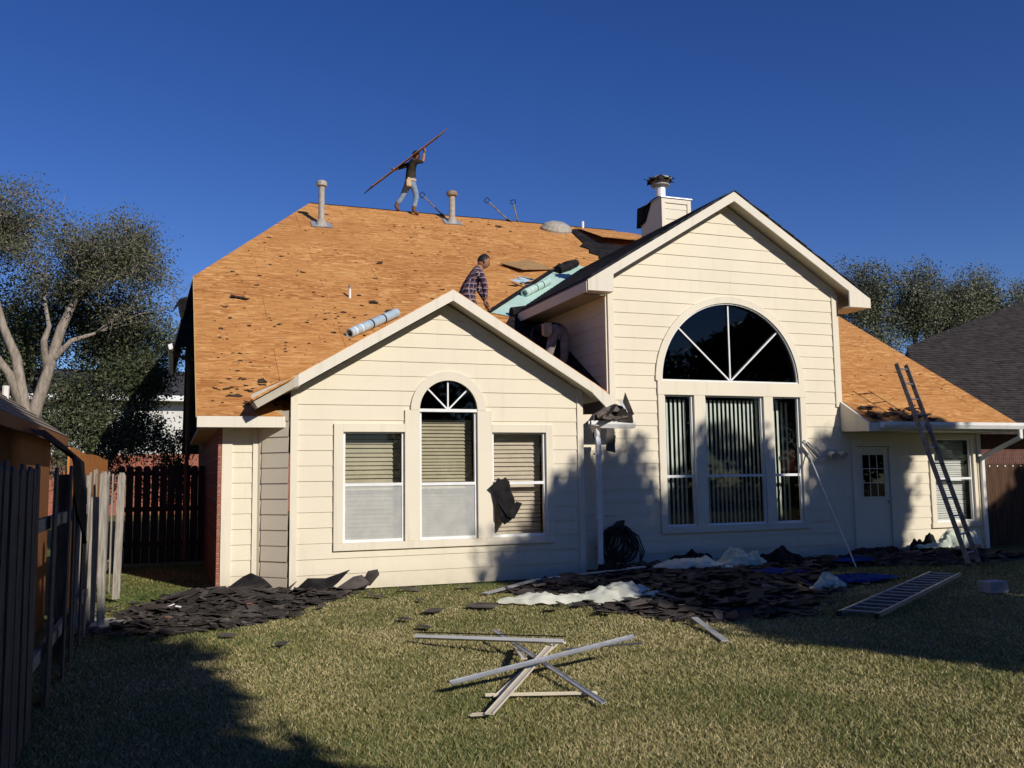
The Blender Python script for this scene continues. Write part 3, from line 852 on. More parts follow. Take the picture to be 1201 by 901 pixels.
def unit(win, x0, x1, z0, z1, zm, y, glass_up, glass_lo, fr=0.035):
    """vinyl frame, meeting rail and two panes, set back behind the trim"""
    yf0, yf1 = y+0.005, y+0.06
    f = MB().box(x0, x0+fr, yf0, yf1, z0, z1).box(x1-fr, x1, yf0, yf1, z0, z1).box(x0+fr, x1-fr, yf0+.001, yf1, z0, z0+fr*1.2).box(x0+fr, x1-fr, yf0+.001, yf1, z1-fr*0.6, z1)
    f.build('frame', M['white'], win)
    MB().box(x0+fr, x1-fr, yf0-0.004, yf1-0.01, zm-0.022, zm+0.022).build('meeting_rail', M['white'], win)
    MB().add([(x0+fr, y+0.045, zm+.02),(x1-fr, y+0.045, zm+.02),(x1-fr, y+0.045, z1-fr*.6),(x0+fr, y+0.045, z1-fr*.6)], [(0,1,2,3)]).build('pane', glass_up, win)
    MB().add([(x0+fr, y+0.030, z0+fr),(x1-fr, y+0.030, z0+fr),(x1-fr, y+0.030, zm-.02),(x0+fr, y+0.030, zm-.02)], [(0,1,2,3)]).build('pane', glass_lo, win)

def hblind(win, x0, x1, z0, z1, y, mat, pitch=0.052, sag=0.0):
    mb = MB(); z = z0
    while z < z1:
        j = random.uniform(-0.004, 0.004)+sag*math.sin(z*9)
        mb.prism([(x0, y, z+j), (x0, y+0.03, z+pitch*0.96+j), (x0, y+0.033, z+pitch*0.96+j), (x0, y+0.004, z+j)], (x1-x0, 0, random.uniform(-0.004, 0.004)))
        z += pitch
    return mb.build('blind', mat, win)
def vblind(win, x0, x1, z0, z1, y, mat, pitch=0.088, wid=0.052, ang=0.35):
    mb = MB(); x = x0+0.02
    while x < x1-0.03:
        a = ang+random.uniform(-0.08, 0.08)
        dx, dy = wid*math.cos(a), wid*math.sin(a)
        mb.prism([(x, y, z0), (x+dx, y+dy, z0), (x+dx+0.003, y+dy, z0), (x+0.003, y-0.002, z0)], (0, 0, z1-z0))
        x += pitch
    return mb.build('vertical_blind', mat, win)

# group of three on the left gable
T = VA-0.045                                  # front of the trim
def trimbox(win, x0, x1, z0, z1, y0=T, y1=VA+0.02, name='trim_board'):
    return MB().box(x0, x1, y0, y1, z0, z1).build(name, M['trim'], win, bevel=0.003)
w1 = trimbox(house, 2.16, 2.295, 0.665, 2.37); w1.name = 'window'
trimbox(w1, 2.295, 3.198, 2.25, 2.372, T+0.001); trimbox(w1, 2.16, 3.31, 0.56, 0.664, T-0.006, name='sill')
w2 = trimbox(house, 3.199, 3.425, 0.665, 2.578, T+0.0005); w2.name = 'arched_window'
trimbox(w2, 4.322, 4.556, 0.665, 2.578, T+0.0005); trimbox(w2, 3.311, 4.44, 0.56, 0.664, T-0.006, name='sill')
ring_prism(3.873, 2.58, 0.449, 0.585, T-0.003, VA+0.02).build('arch_trim', M['trim'], w2)
w3 = trimbox(house, 5.442, 5.56, 0.665, 2.37); w3.name = 'window'
trimbox(w3, 4.557, 5.441, 2.25, 2.372, T+0.001); trimbox(w3, 4.441, 5.56, 0.56, 0.664, T-0.006, name='sill')
unit(w1, 2.296, 3.197, 0.666, 2.249, 1.49, VA, M['glass'], M['glass'])
unit(w2, 3.426, 4.321, 0.666, 2.579, 1.485, VA, M['glass'], M['glass'])
unit(w3, 4.558, 5.441, 0.666, 2.249, 1.48, VA, M['glass'], M['glass'])
for w, x0, x1 in ((w1, 2.32, 3.18), (w2, 3.45, 4.30)):
    MB().add([(x0, VA+0.018, 0.70), (x1, VA+0.018, 0.70), (x1, VA+0.018, 1.47), (x0, VA+0.018, 1.47)], [(0,1,2,3)]).build('insect_screen', M['screen'], w)
mb = MB().box(3.42, 4.33, T+0.01, VA+0.05, 2.555, 2.60); mb.build('transom_bar', M['white'], w2)
half_disc(3.873, 2.59, 0.45, VA+0.035).build('pane', M['glass_dark'], w2)
mb = MB()
for a in (0.25*math.pi, 0.5*math.pi, 0.75*math.pi):
    mb.bar((3.873, VA+0.015, 2.59), (3.873+0.45*math.cos(a), VA+0.015, 2.59+0.45*math.sin(a)), 0.022, 0.02, up=(0, 1, 0))
mb.build('muntins', M['white'], w2)
hblind(w1, 2.31, 3.19, 0.68, 2.20, VA+0.22, M['blind'], 0.064)
hblind(w2, 3.44, 4.31, 0.68, 2.44, VA+0.22, M['blind'], 0.052, 0.008)
hblind(w3, 4.57, 5.43, 0.68, 2.21, VA+0.20, M['blindpink'], 0.066)
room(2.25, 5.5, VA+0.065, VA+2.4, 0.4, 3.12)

# tall window wall on the tall gable
T = VB-0.045
def trimB(win, x0, x1, z0, z1, y0=None, name='trim_board'):
    return MB().box(x0, x1, y0 if y0 else T, VB+0.02, z0, z1).build(name, M['trim'], win, bevel=0.003)
bw1 = trimB(house, 7.91, 8.036, 0.665, 2.965); bw1.name = 'tall_window'
bw2 = trimB(house, 8.63, 8.854, 0.665, 2.965, T+0.0005); bw2.name = 'tall_window'
trimB(bw2, 10.09, 10.291, 0.665, 2.965, T+0.0005)
bw3 = trimB(house, 10.898, 11.02, 0.665, 2.965); bw3.name = 'tall_window'
ba = trimB(house, 7.905, 11.025, 2.966, 3.215, T-0.004); ba.name = 'half_round_window'
trimB(bw2, 7.91, 11.02, 0.56, 0.664, T-0.006, name='sill')
ring_prism(9.44, 3.216, 1.442, 1.565, T-0.001, VB+0.02, 44).build('arch_trim', M['trim'], ba)
unit(bw1, 8.037, 8.629, 0.666, 2.965, 1.54, VB, M['glass_green'], M['glass_green'])
unit(bw2, 8.855, 10.089, 0.666, 2.965, 1.54, VB, M['glass_green'], M['glass_green'])
unit(bw3, 10.292, 10.897, 0.666, 2.965, 1.54, VB, M['glass_green'], M['glass_green'])
half_disc(9.44, 3.22, 1.445, VB+0.05, 44).build('pane', M['glass_dark'], ba)
mb = MB()
for a in (math.radians(42), math.radians(90), math.radians(138)):
    mb.bar((9.44, VB+0.03, 3.235), (9.44+1.443*math.cos(a), VB+0.03, 3.235+1.435*math.sin(a)), 0.026, 0.02, up=(0, 1, 0))
mb.build('muntins', M['white'], ba)
ring_prism(9.44, 3.216, 1.42, 1.4415, VB-0.02, VB+0.06, 44).build('arch_frame', M['white'], ba)
MB().box(8.0, 10.88, VB-0.03, VB+0.06, 3.2155, 3.24).build('frame', M['white'], ba)
vblind(bw1, 8.06, 8.63, 0.70, 2.90, VB+0.16, M['vblind'])
vblind(bw2, 8.88, 10.08, 0.70, 2.90, VB+0.16, M['vblind'])
vblind(bw3, 10.32, 10.88, 0.70, 2.90, VB+0.34, M['vblind'], 0.10, 0.06)
MB().box(10.78, 11.10, VB+0.44, VB+0.46, 1.60, 2.0).build('red_curtain', M['red_cloth'], bw3)
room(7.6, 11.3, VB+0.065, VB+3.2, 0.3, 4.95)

# low wall: white window with closed blind, door with lights
T = VB-0.045
cw = trimB(house, 13.90, 14.02, 0.565, 2.28); cw.name = 'window'
trimB(cw, 15.02, 15.10, 0.565, 2.28); trimB(cw, 14.021, 15.019, 2.20, 2.281); trimB(cw, 13.88, 15.12, 0.47, 0.564, T-0.01, name='sill')
unit(cw, 14.021, 15.019, 0.566, 2.199, 1.42, VB, M['glass'], M['glass'])
hblind(cw, 14.05, 15.0, 0.60, 2.15, VB+0.17, M['blindwhite'], 0.045)
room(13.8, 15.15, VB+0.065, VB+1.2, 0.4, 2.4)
door = MB().box(12.16, 12.90, VB-0.01, VB+0.04, 0.05, 2.05).build('door', M['trim'], house)
for x0, x1 in ((12.03, 12.15), (12.91, 13.03)):
    MB().box(x0, x1, VB-0.045, VB+0.05, 0.0, 2.19).build('jamb', M['trim'], door)
MB().box(12.151, 12.909, VB-0.044, VB+0.05, 2.06, 2.19).build('head_trim', M['trim'], door)
mb = MB().box(12.27, 12.79, VB-0.016, VB-0.0105, 1.10, 1.90); lite = mb.build('light_panel', M['glass_dark'], door)
MB().box(12.272, 12.788, VB-0.0105, VB-0.0102, 1.102, 1.898).build('dark_backing', M['dark_room'], door)
mb = MB()
for i in range(4): mb.box(12.262+i*0.1733, 12.278+i*0.1733, VB-0.024, VB-0.017, 1.10, 1.90)
for i in range(4): mb.box(12.262, 12.798, VB-0.0245, VB-0.018, 1.093+i*0.2667, 1.107+i*0.2667)
mb.build('muntins', M['trim'], lite)
MB().tube_profile([(0.012, 0), (0.03, 0.015), (0.03, 0.05), (0.015, 0.06)], (12.84, VB-0.055, 0.98), 10).build('door_knob', M['galv'], door)
MB().box(12.0, 13.05, VB-0.35, VB-0.05, 0.0, 0.05).build('door_step', M['mortar'], door)
# twin floodlight
fl = MB().box(11.50, 11.66, VB-0.06, VB-0.02, 1.86, 2.0).build('floodlight', M['galv'], house)
for x in (11.47, 11.70):
    MB().tube([(x, VB-0.07, 1.93), (x, VB-0.10, 1.92), (x, VB-0.22, 1.87)], [0.03, 0.055, 0.075], 12).build('lamp_head', M['galv'], fl)

# --- left side roof edge with gutter, flap and downspout
MB().prism([(0.285, 18.1, 5.40), (-0.03, 17.3, 4.02), (-0.03, 22.5, 4.02), (0.285, 22.5, 5.40)], (0.02, 0.0, -0.05)).build('side_roof', M['nroof'], house)
MB().prism([(0.285, 18.1, 5.38), (-0.03, 17.3, 4.0), (0.26, 17.3, 3.98), (0.295, 17.9, 5.0)], (0, 0.06, 0)).build('side_roof_end', M['felt'], house)
MB().prism([(-0.05, 17.28, 4.03), (-0.12, 17.28, 4.00), (-0.10, 17.28, 3.92), (-0.03, 17.28, 3.9)], (0, 4, 0)).build('side_gutter', M['gutter'], house)
mb = MB(); mb.tube([(-0.06, 17.3, 3.92), (0.02, 17.3, 3.82), (0.19, 17.3, 3.76), (0.235, 17.3, 3.6), (0.245, 17.3, 0.2)], 0.035, 8)
mb.build('side_downspout', M['darkfence'], house)
mb = MB()
mb.prism([(0.18, 17.6, 4.95), (0.05, 17.5, 4.88), (-0.07, 17.45, 4.62), (0.03, 17.5, 4.76), (0.07, 17.5, 4.55), (0.11, 17.55, 4.5), (0.16, 17.6, 4.72)], (0.01, 0.08, 0.01))
mb.build('felt_flap', M['felt'], house)
# felt apron hanging in front of the valley by the tall gable
MB().prism([mp(5.55, 14.0, 0.02), mp(6.96, 14.0, 0.02), mp(6.96, 17.4, 0.02), mp(6.35, 17.1, 0.02), mp(6.05, 16.6, 0.02)], nsl*0.01).build('valley_felt', M['felt'], house)
MB().prism([(6.6, 13.8, 2.55), (6.85, 13.75, 2.88), (6.95, 13.9, 2.62), (6.8, 13.95, 2.5)], (0.02, 0.02, 0.02)).build('valley_felt', M['felt'], house)

# ------------------------------------------------------------------ neighbours, fences, shed
# weathered boundary fence on the left: posts, rails, pickets (some missing)
fence = empty('boundary_fence', (-0.85, 9, 0), 'weathered grey picket fence with missing pickets along the left edge', 'fence')
FU = -0.80
for z in (0.38, 1.30):
    MB().bar((FU-0.06, 3.6, z), (FU-0.06, 9.0, z-0.01), 0.04, 0.09).build('rail', M['oldwood'], fence)
    MB().bar((FU-0.06, 9.01, z-0.01), (FU-0.05, 15.0, z), 0.04, 0.09).build('rail', M['oldwood'], fence)
for y in (6.9, 9.3, 11.7, 14.6):
    MB().box(FU-0.17, FU-0.081, y, y+0.09, 0, 1.66).build('post', M['oldwood'], fence)
M['shadedpicket'] = pmat('weathered_picket_shaded', (0.07, 0.062, 0.053), (0.17, 0.15, 0.13), 4, 0.95, 0.08, 0.5, stretch=(14, 14, 0.9))  # darker copy of the grey wood: shade on the near pickets put into colour
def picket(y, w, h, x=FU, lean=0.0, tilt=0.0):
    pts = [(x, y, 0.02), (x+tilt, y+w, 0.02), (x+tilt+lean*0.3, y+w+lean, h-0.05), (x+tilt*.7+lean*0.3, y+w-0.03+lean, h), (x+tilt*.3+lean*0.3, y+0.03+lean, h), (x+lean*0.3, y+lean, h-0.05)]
    MB().prism(pts, (-0.018, 0.002, 0)).build('picket', M['shadedpicket'] if y < 10 else M['oldwood'], fence)
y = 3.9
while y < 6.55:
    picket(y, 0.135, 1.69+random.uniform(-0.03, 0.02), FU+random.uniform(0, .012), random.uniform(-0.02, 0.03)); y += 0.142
for y, lean in ((7.35, 0.05), (7.52, 0.02), (8.30, 0.04), (9.0, 0.0), (9.15, 0.03), (9.85, 0.02), (10.35, 0.06), (11.3, -0.03), (11.47, 0.0), (13.1, 0.05), (13.25, 0.05), (14.3, 0.02)):
    picket(y, 0.135, 1.70+random.uniform(-0.03, 0.03), FU+random.uniform(-0.005, .012), lean)
for (x0, x1, y, zb, zt, k) in ((-0.95, -0.89, 10.8, 0.05, 1.70, 0.01), (-0.87, -0.77, 11.2, 0.02, 1.42, 0.02), (-0.73, -0.655, 11.0, 0.0, 1.70, -0.01), (-0.70, -0.61, 13.2, 0.05, 1.70, 0.03)):
    MB().prism([(x0, y, zb), (x1, y+0.03, zb), (x1+k, y+0.03, zt-0.04), (x1+k-0.02, y+0.03, zt), (x0+k+0.02, y, zt), (x0+k, y, zt-0.04)], (0.004, 0.02, 0)).build('picket', M['oldwood'], fence)
# black felt hanging over the fence
def drape(name, pts_l, pts_r, mat, parent=None, jit=0.02, th=0.006):
    n = len(pts_l); mb = MB()
    rows = []
    for a, b in zip(pts_l, pts_r):
        a, b = Vector(a), Vector(b)
        rows.append([a.lerp(b, k/5)+Vector((random.uniform(-jit, jit), random.uniform(-jit, jit), random.uniform(-jit, jit)*0.5)) for k in range(6)])
    V = [p for r in rows for p in r]+[p+Vector((-th, th, 0)) for r in rows for p in r]
    nn = n*6; Fc = []
    for i in range(n-1):
        for j in range(5):
            a = i*6+j
            Fc.append((a, a+1, a+7, a+6)); Fc.append((nn+a, nn+a+6, nn+a+7, nn+a+1))
    mb.add(V, Fc)
    return mb.build(name, mat, parent, smooth=True)
fc = drape('felt_strip', [(-1.06, 8.2, 2.02), (-0.96, 8.4, 1.95), (-0.82, 8.6, 1.80), (-0.77, 8.8, 1.55), (-0.77, 9.1, 1.30), (-0.75, 9.35, 1.02)],
           [(-1.06, 9.2, 2.05), (-0.94, 9.3, 1.93), (-0.79, 9.35, 1.76), (-0.76, 9.3, 1.50), (-0.75, 9.45, 1.24), (-0.74, 9.6, 1.00)], M['felt'], None, 0.035)
tag(fc, 'black roofing felt hanging over the top of the left picket fence', 'felt')
sp_ = MB().prism([(-0.80, 10.9, 0.012), (-0.38, 10.95, 0.012), (-0.30, 11.5, 0.012), (-0.79, 11.55, 0.012)], (0, 0, 0.03)).build('stepping_slab', M['mortar'])
tag(sp_, 'pale concrete slab lying at the foot of the left fence', 'slab')

# tall stained fence beyond
sf = empty('stained_fence', (-1.3, 14, 0), 'bright orange stained board fence behind the grey picket fence', 'fence')
y = 11.75; k = 0
while y < 18.4:
    h = 1.98+0.012*math.sin(y*1.7)
    MB().box(-1.14-(0.004 if k % 2 else 0), -1.118, y, y+0.147, 0.03, h).build('board', M['stained'], sf); y += 0.15; k += 1
MB().bar((-1.17, 11.75, 1.5), (-1.17, 18.4, 1.5), 0.04, 0.09).build('rail', M['stained'], sf)
MB().bar((-1.17, 11.75, 0.4), (-1.17, 18.4, 0.4), 0.04, 0.09).build('rail', M['stained'], sf)
# garden shed
shed = empty('garden_shed', (-3.0, 10.5, 0), 'brown board shed with weathered shingle roof behind the left fence', 'shed')
k = 0; y = 4.0
while y < 11.45:
    MB().box(-1.32-(0.006 if k % 2 else 0), -1.295, y, y+0.147, 0.02, 2.12).build('wall_board', M['brownwood'], shed); y += 0.15; k += 1
MB().box(-4.3, -1.33, 11.4, 11.5, 0, 2.1).build('end_wall', M['brownwood'], shed)
shr = MB()
for i in range(14):
    s0 = i*0.14; a0 = Vector((-1.14, 4.0, 2.09))+Vector((-1, 0, 0.72))*s0/1.232
    b0 = a0+Vector((-1, 0, 0.72))*0.16/1.232
    nn = Vector((0.72, 0, 1)).normalized()
    shr = MB().prism([a0+nn*0.02, a0+Vector((0, 7.72, 0))+nn*0.02, b0+Vector((0, 7.72, 0))+nn*0.008, b0+nn*0.008], -nn*0.012)
    shr.build('shingle_course', M['shedroof'], shed)
MB().prism([(-1.15, 4.0, 2.08), (-2.7, 4.0, 3.19), (-4.25, 4.0, 2.08)], (0, 7.70, 0)).build('roof_body', M['brownwood'], shed)
MB().box(-1.16, -1.135, 4.0, 11.72, 2.0, 2.10).build('fascia_board', M['brownwood'], shed)
MB().tube_profile([(0.035, 0), (0.035, 0.22)], (-1.72, 11.2, 2.42), 10).build('vent_pipe', M['pvc'], shed)

# dark gate across the side yard
gate = empty('side_gate', (0, 18.6, 0), 'dark picket gate with light gaps closing the side yard', 'gate')
x = -0.95
for i in range(11):
    MB().prism([(x, 18.6, 0.05), (x+0.128, 18.6, 0.05), (x+0.128, 18.6, 1.82), (x+0.10, 18.6, 1.86), (x+0.028, 18.6, 1.86), (x, 18.6, 1.82)], (0, 0.018, 0)).build('picket', M['gatewood'], gate)
    x += 0.128+(0.020 if i < 5 else 0.010)
for z in (0.4, 1.05, 1.72): MB().box(-0.95, 0.60, 18.62, 18.66, z-0.045, z+0.045).build('rail', M['gatewood'], gate)

# white house beyond the side yard
nh = empty('neighbour_house', (-3, 46, 0), 'white house with dark grey roof and brick base far down the side yard', 'house')
MB().box(-14, 6, 46, 56, 2.78, 5.3).build('wall', M['nwall'], nh)
MB().box(-14.02, 6.02, 45.9, 55.9, 0, 2.78).build('brick_base', M['brickend'], nh)
MB().box(-14.3, 6.3, 45.25, 45.3, 5.25, 5.5).build('fascia_board', M['white'], nh)
MB().box(-14.3, 6.3, 45.3, 46.1, 5.25, 5.28).build('soffit', M['soffit'], nh)
MB().prism([(-14.4, 45.25, 5.51), (-14.4, 48.2, 6.95), (-14.4, 52.2, 6.95), (-14.4, 56.5, 5.51)], (20.8, 0, 0)).build('roof', M['nroof_grey'], nh)

# right neighbour: hipped shingle roof over brick
nr = empty('neighbour_house', (24, 20, 0), 'brick house with charcoal shingle roof behind the right corner', 'house')
MB().box(17.6, 44, 17.6, 26, 0, 2.5).build('brick_wall', M['brick'], nr)
e0, e1, r0, r1 = Vector((17.0, 17.0, 2.6)), Vector((45, 17.0, 2.6)), Vector((31.26, 26.15, 8.09)), Vector((45, 26.15, 8.09))
h0 = Vector((20.78, 21.46, 5.28))
MB().add([e0, e1, r1, r0, h0], [(0,1,2,3,4)]).build('roof', M['nroof'], nr)
# shingle courses near enough to be seen
nn = Vector((0, -0.6, 1)).normalized()
mb = MB(); v_ = 17.0
while v_ < 26.0:
    z_ = 2.6+0.6*(v_-17)
    if v_ < 21.46: u0 = 17.0+(v_-17)/4.46*3.78
    else: u0 = 20.78+(v_-21.46)/4.69*10.48
    a = Vector((u0, v_, z_)); b = Vector((45, v_, z_)); c = Vector((0, 0.14, 0.084))
    mb.prism([a+nn*0.03, b+nn*0.03, b+c+nn*0.012, a+c+nn*0.012], -nn*0.01)
    v_ += 0.128
tag(mb.build('shingles', M['nroof'], nr), kind='stuff')
MB().add([e0, h0, r0, r0+Vector((0, 9, -5.4)), e0+Vector((0, 18, 0))], [(4,3,2,1,0)]).build('side_slope', M['nroof'], nr)
MB().box(17.0, 45, 16.97, 17.0, 2.45, 2.6).build('fascia_board', M['nroof'], nr)

# dark board fence on the right
rf = empty('board_fence', (16.5, 14.6, 0), 'dark brown board fence in shade right of the house corner', 'fence')
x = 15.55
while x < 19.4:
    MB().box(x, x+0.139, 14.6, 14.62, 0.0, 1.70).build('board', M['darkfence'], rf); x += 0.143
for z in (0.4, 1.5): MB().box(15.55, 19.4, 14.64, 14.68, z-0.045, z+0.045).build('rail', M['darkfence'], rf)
for i in range(8): MB().box(15.9+i*0.22, 15.93+i*0.22, 14.585, 14.6, 1.64, 1.67).build('light_dot', M['white'], rf)  # light showing through holes in the board tops, put in as white blocks

# ------------------------------------------------------------------ trees
def leaves(pts, n, rad, size, flat=0.5, seed=0):
    """n leaf faces spread round every point of pts; returns V, F, tone"""
    r = np.random.default_rng(seed)
    pts = np.asarray(pts, float)
    idx = r.integers(0, len(pts), n)
    off = r.normal(size=(n, 3)); off /= np.linalg.norm(off, axis=1)[:, None]
    off *= (r.random(n)**0.45)[:, None]*rad
    c = pts[idx]+off
    a = r.normal(size=(n, 3)); a /= np.linalg.norm(a, axis=1)[:, None]
    b = np.cross(a, r.normal(size=(n, 3))); b /= np.linalg.norm(b, axis=1)[:, None]
    L = size*r.uniform(0.6, 1.4, n)[:, None]; Wd = L*flat
    V = np.stack([c-a*L/2, c+b*Wd/2, c+a*L/2, c-b*Wd/2], 1).reshape(-1, 3)
    Fi = np.arange(4*n).reshape(n, 4)
    clump = r.random(len(pts))
    tone = np.clip(0.55*clump[idx]+0.45*r.random(n), 0, 1)
    return V, Fi, np.repeat(tone, 4)

def twigs_from(limbs, targets, mb, seed, r0=0.03, spread=0.5, kids=5):
    """branches from the nearest limb point to each target, each with side twigs; returns leaf anchor points"""
    rd = random.Random(seed); anchors = []
    lp = [Vector(p) for l in limbs for p in l]
    for tg in targets:
        tg = Vector(tg)
        st = min(lp, key=lambda p: (p-tg).length + max(0, p.z-tg.z)*0.6)
        mid = st.lerp(tg, 0.5)+Vector((rd.uniform(-.2, .2), rd.uniform(-.2, .2), rd.uniform(0, .25)))*(tg-st).length*0.4
        path = [st, st.lerp(mid, 0.6), mid, mid.lerp(tg, 0.55), tg]
        mb.tube(path, [r0, r0*0.8, r0*0.62, r0*0.45, r0*0.25], 5)
        for k in range(kids):
            b = path[rd.choice((1, 2, 3, 3, 4))]
            e = b+Vector((rd.gauss(0, 1), rd.gauss(0, 1), rd.gauss(0.35, 0.8))).normalized()*spread*rd.uniform(0.5, 1.2)
            m_ = b.lerp(e, 0.5)+Vector((rd.uniform(-.08, .08),)*3)*spread
            mb.tube([b, m_, e], [r0*0.4, r0*0.28, r0*0.12], 4)
            anchors += [m_, e, b.lerp(e, 0.8)]
        anchors.append(tg)
    return anchors

def tree(name, label, base, limbs, lr, targets, leafmat, barkmat, nleaf, lrad, lsize, seed, r0=0.03, spread=0.5, kids=6, group=None, flat=0.5):
    t = empty(name, base, label, 'tree', group)
    mb = MB()
    for l, r in zip(limbs, lr): mb.tube(l, r, 9)
    mb.build('trunk', barkmat, t, smooth=True)
    mb = MB()
    an = twigs_from(limbs, targets, mb, seed, r0, spread, kids)
    mb.build('branches', barkmat, t, smooth=True)
    V, Fi, tone = leaves(an, nleaf, lrad, lsize, flat, seed)
    rawmesh('crown', V, Fi, leafmat, t, tone)
    return t

# pale-limbed oak on the left
LA = [(-2.95, 22, 0), (-2.95, 22.0, 1.5), (-2.95, 22.0, 2.69), (-3.02, 22.0, 3.18), (-3.19, 21.9, 4.25), (-3.46, 21.9, 4.89), (-3.67, 21.8, 5.72), (-3.8, 21.8, 6.6)]
LB = [(-3.05, 22.0, 3.1), (-3.3, 21.8, 3.88), (-3.61, 21.7, 4.33), (-4.4, 21.6, 5.2)]
LC = [(-2.93, 22.0, 2.6), (-2.85, 22.0, 2.96), (-2.6, 22.0, 3.9), (-2.35, 22.0, 4.94), (-2.07, 22.0, 5.66), (-1.7, 22.0, 6.12), (-1.2, 22.1, 6.5), (-0.8, 22.1, 6.9)]
LD = [(-2.5, 22, 4.2), (-2.43, 21.95, 4.31), (-2.12, 21.9, 4.66), (-1.66, 21.9, 4.84)]
LE = [(-2.6, 22, 3.85), (-2.68, 21.95, 4.64), (-2.58, 21.9, 4.95), (-2.7, 21.9, 5.6)]
lr = [[.24, .21, .18, .13, .10, .085, .06, .03], [.11, .09, .075, .04], [.15, .14, .115, .10, .08, .06, .04, .02], [.075, .07, .055, .03], [.085, .07, .05, .025]]
rd = random.Random(3)
blobs = [(-3.4, 7.9), (-2.82, 7.7), (-3.28, 6.68), (-2.46, 7.2), (-1.93, 6.9), (-1.42, 7.2), (-0.89, 7.4), (-1.04, 6.46), (-1.73, 6.1), (-0.68, 6.2), (-2.59, 6.3), (-0.5, 5.75), (-3.9, 7.4), (-4.3, 6.6), (-4.4, 7.8), (-3.0, 7.3), (-2.1, 6.4), (-1.4, 6.6), (-0.35, 6.7), (-3.6, 8.3)]
tg = [(x+rd.uniform(-.42, .42), 22+rd.uniform(-1.3, 1.1), 4.8+(z-4.8)*0.88+rd.uniform(-.38, .3)) for x, z in blobs for _ in range(6)]
tree('oak_tree', 'sparse oak with pale forked limbs rising behind the shed', (-2.95, 22, 0), [LA, LB, LC, LD, LE], lr, tg, M['leaf_oak'], M['bark'], 48000, 0.30, 0.055, 11, 0.018, 0.50, 12)
# dense evergreen behind it
dn = [(-3.55, 5.5), (-2.67, 5.2), (-1.78, 5.2), (-1.04, 4.85), (-0.66, 4.46), (-1.01, 3.84), (-1.92, 4.02), (-1.54, 3.24), (-0.81, 3.25), (-1.16, 2.65), (-2.07, 2.84), (-2.61, 3.42), (-1.7, 2.45), (-3.33, 4.18), (-0.6, 5.3), (-3.73, 5.8), (-2.16, 5.7), (-1.3, 5.6), (-0.45, 4.0), (-2.6, 6.0), (-1.0, 5.9), (-3.2, 6.2), (-0.1, 4.9), (-4.2, 4.8), (-4.4, 3.6), (-3.4, 3.0), (-0.75, 2.6), (-1.3, 4.4), (-1.5, 1.9), (-2.6, 2.2)]
tg = [(x+rd.uniform(-.25, .25), 23.6+rd.uniform(-.8, 1.2), z+rd.uniform(-.25, .25)) for x, z in dn for _ in range(3)]
D0 = [(-1.9, 23.8, 0), (-1.9, 23.8, 1.5), (-1.8, 23.8, 3.0), (-1.6, 23.7, 4.4)]; D1 = [(-1.9, 23.8, 1.2), (-2.6, 23.9, 2.6), (-3.2, 23.9, 4.2)]; D2 = [(-1.88, 23.8, 1.4), (-1.2, 23.6, 2.4), (-0.9, 23.6, 3.8)]
tree('evergreen_tree', 'dense dark evergreen behind the pale-limbed oak', (-1.9, 23.8, 0), [D0, D1, D2], [[.16, .14, .1, .05], [.1, .08, .04], [.1, .08, .04]], tg, M['leaf_dense'], M['bark'], 95000, 0.46, 0.068, 12, 0.018, 0.62, 8)
# shrub by the far house
tg = [(-0.1+rd.uniform(-.7, .7), 26.5+rd.uniform(-.5, .5), 1.2+rd.uniform(0, 2.0)) for _ in range(16)]
t = tree('shrub', 'dark leafless-looking shrub in front of the far white house', (0, 26.5, 0), [[(0, 26.5, 0), (0, 26.5, 0.8), (0.1, 26.5, 1.8)]], [[.06, .05, .02]], tg, M['leaf_dense'], M['barkdark'], 5200, 0.28, 0.08, 13, 0.02, 0.4, 5)
t['category'] = 'shrub'
# oaks far behind on the right
def far_tree(name, label, cx, cy_, zc, blobs, n, seed):
    trunk = [(cx, cy_, 0), (cx, cy_, 4.0), (cx+0.3, cy_, 8.0), (cx+0.1, cy_, 11.0)]
    b1 = [(cx, cy_, 5), (cx-1.8, cy_, 8.5), (cx-3.2, cy_, 11)]; b2 = [(cx, cy_, 5.5), (cx+2.0, cy_, 8.8), (cx+3.4, cy_, 11.2)]
    tg = [(x+rd.uniform(-.7, .7), cy_+rd.uniform(-2, 2), z+rd.uniform(-.6, .5)) for x, z in blobs for _ in range(4)]
    return tree(name, label, (cx, cy_, 0), [trunk, b1, b2], [[.4, .34, .22, .1], [.2, .14, .06], [.2, .14, .06]], tg, M['leaf_far'], M['barkdark'], int(n*1.8), 0.85, 0.14, seed, 0.05, 1.1, 8)
far_tree('oak_tree', 'spreading oak seen above the right slope of the bare roof', 44, 45, 0, [(39.4, 12.9), (41.5, 13.5), (43.6, 14.0), (45.4, 13.2), (47.4, 13.2), (40.7, 11.8), (43.4, 12.2), (46.2, 11.8), (41.9, 10.3), (44.7, 10.2), (40.2, 14.0), (48.0, 11.0), (38.6, 11.2), (39.5, 9.8), (46.8, 9.8)], 30000, 21)
far_tree('oak_tree', 'oak crown to the left of the charcoal neighbour roof', 49.8, 46, 0, [(49.0, 13.3), (50.6, 13.7), (51.6, 12.6), (49.2, 12.0), (50.4, 11.0), (48.2, 10.4), (51.4, 13.9)], 13000, 22)
far_tree('oak_tree', 'oak top showing over the ridge of the charcoal neighbour roof', 55.5, 47, 0, [(53.6, 12.8), (55.0, 13.6), (56.5, 13.8), (54.6, 12.0), (56.0, 12.2)], 11000, 23)

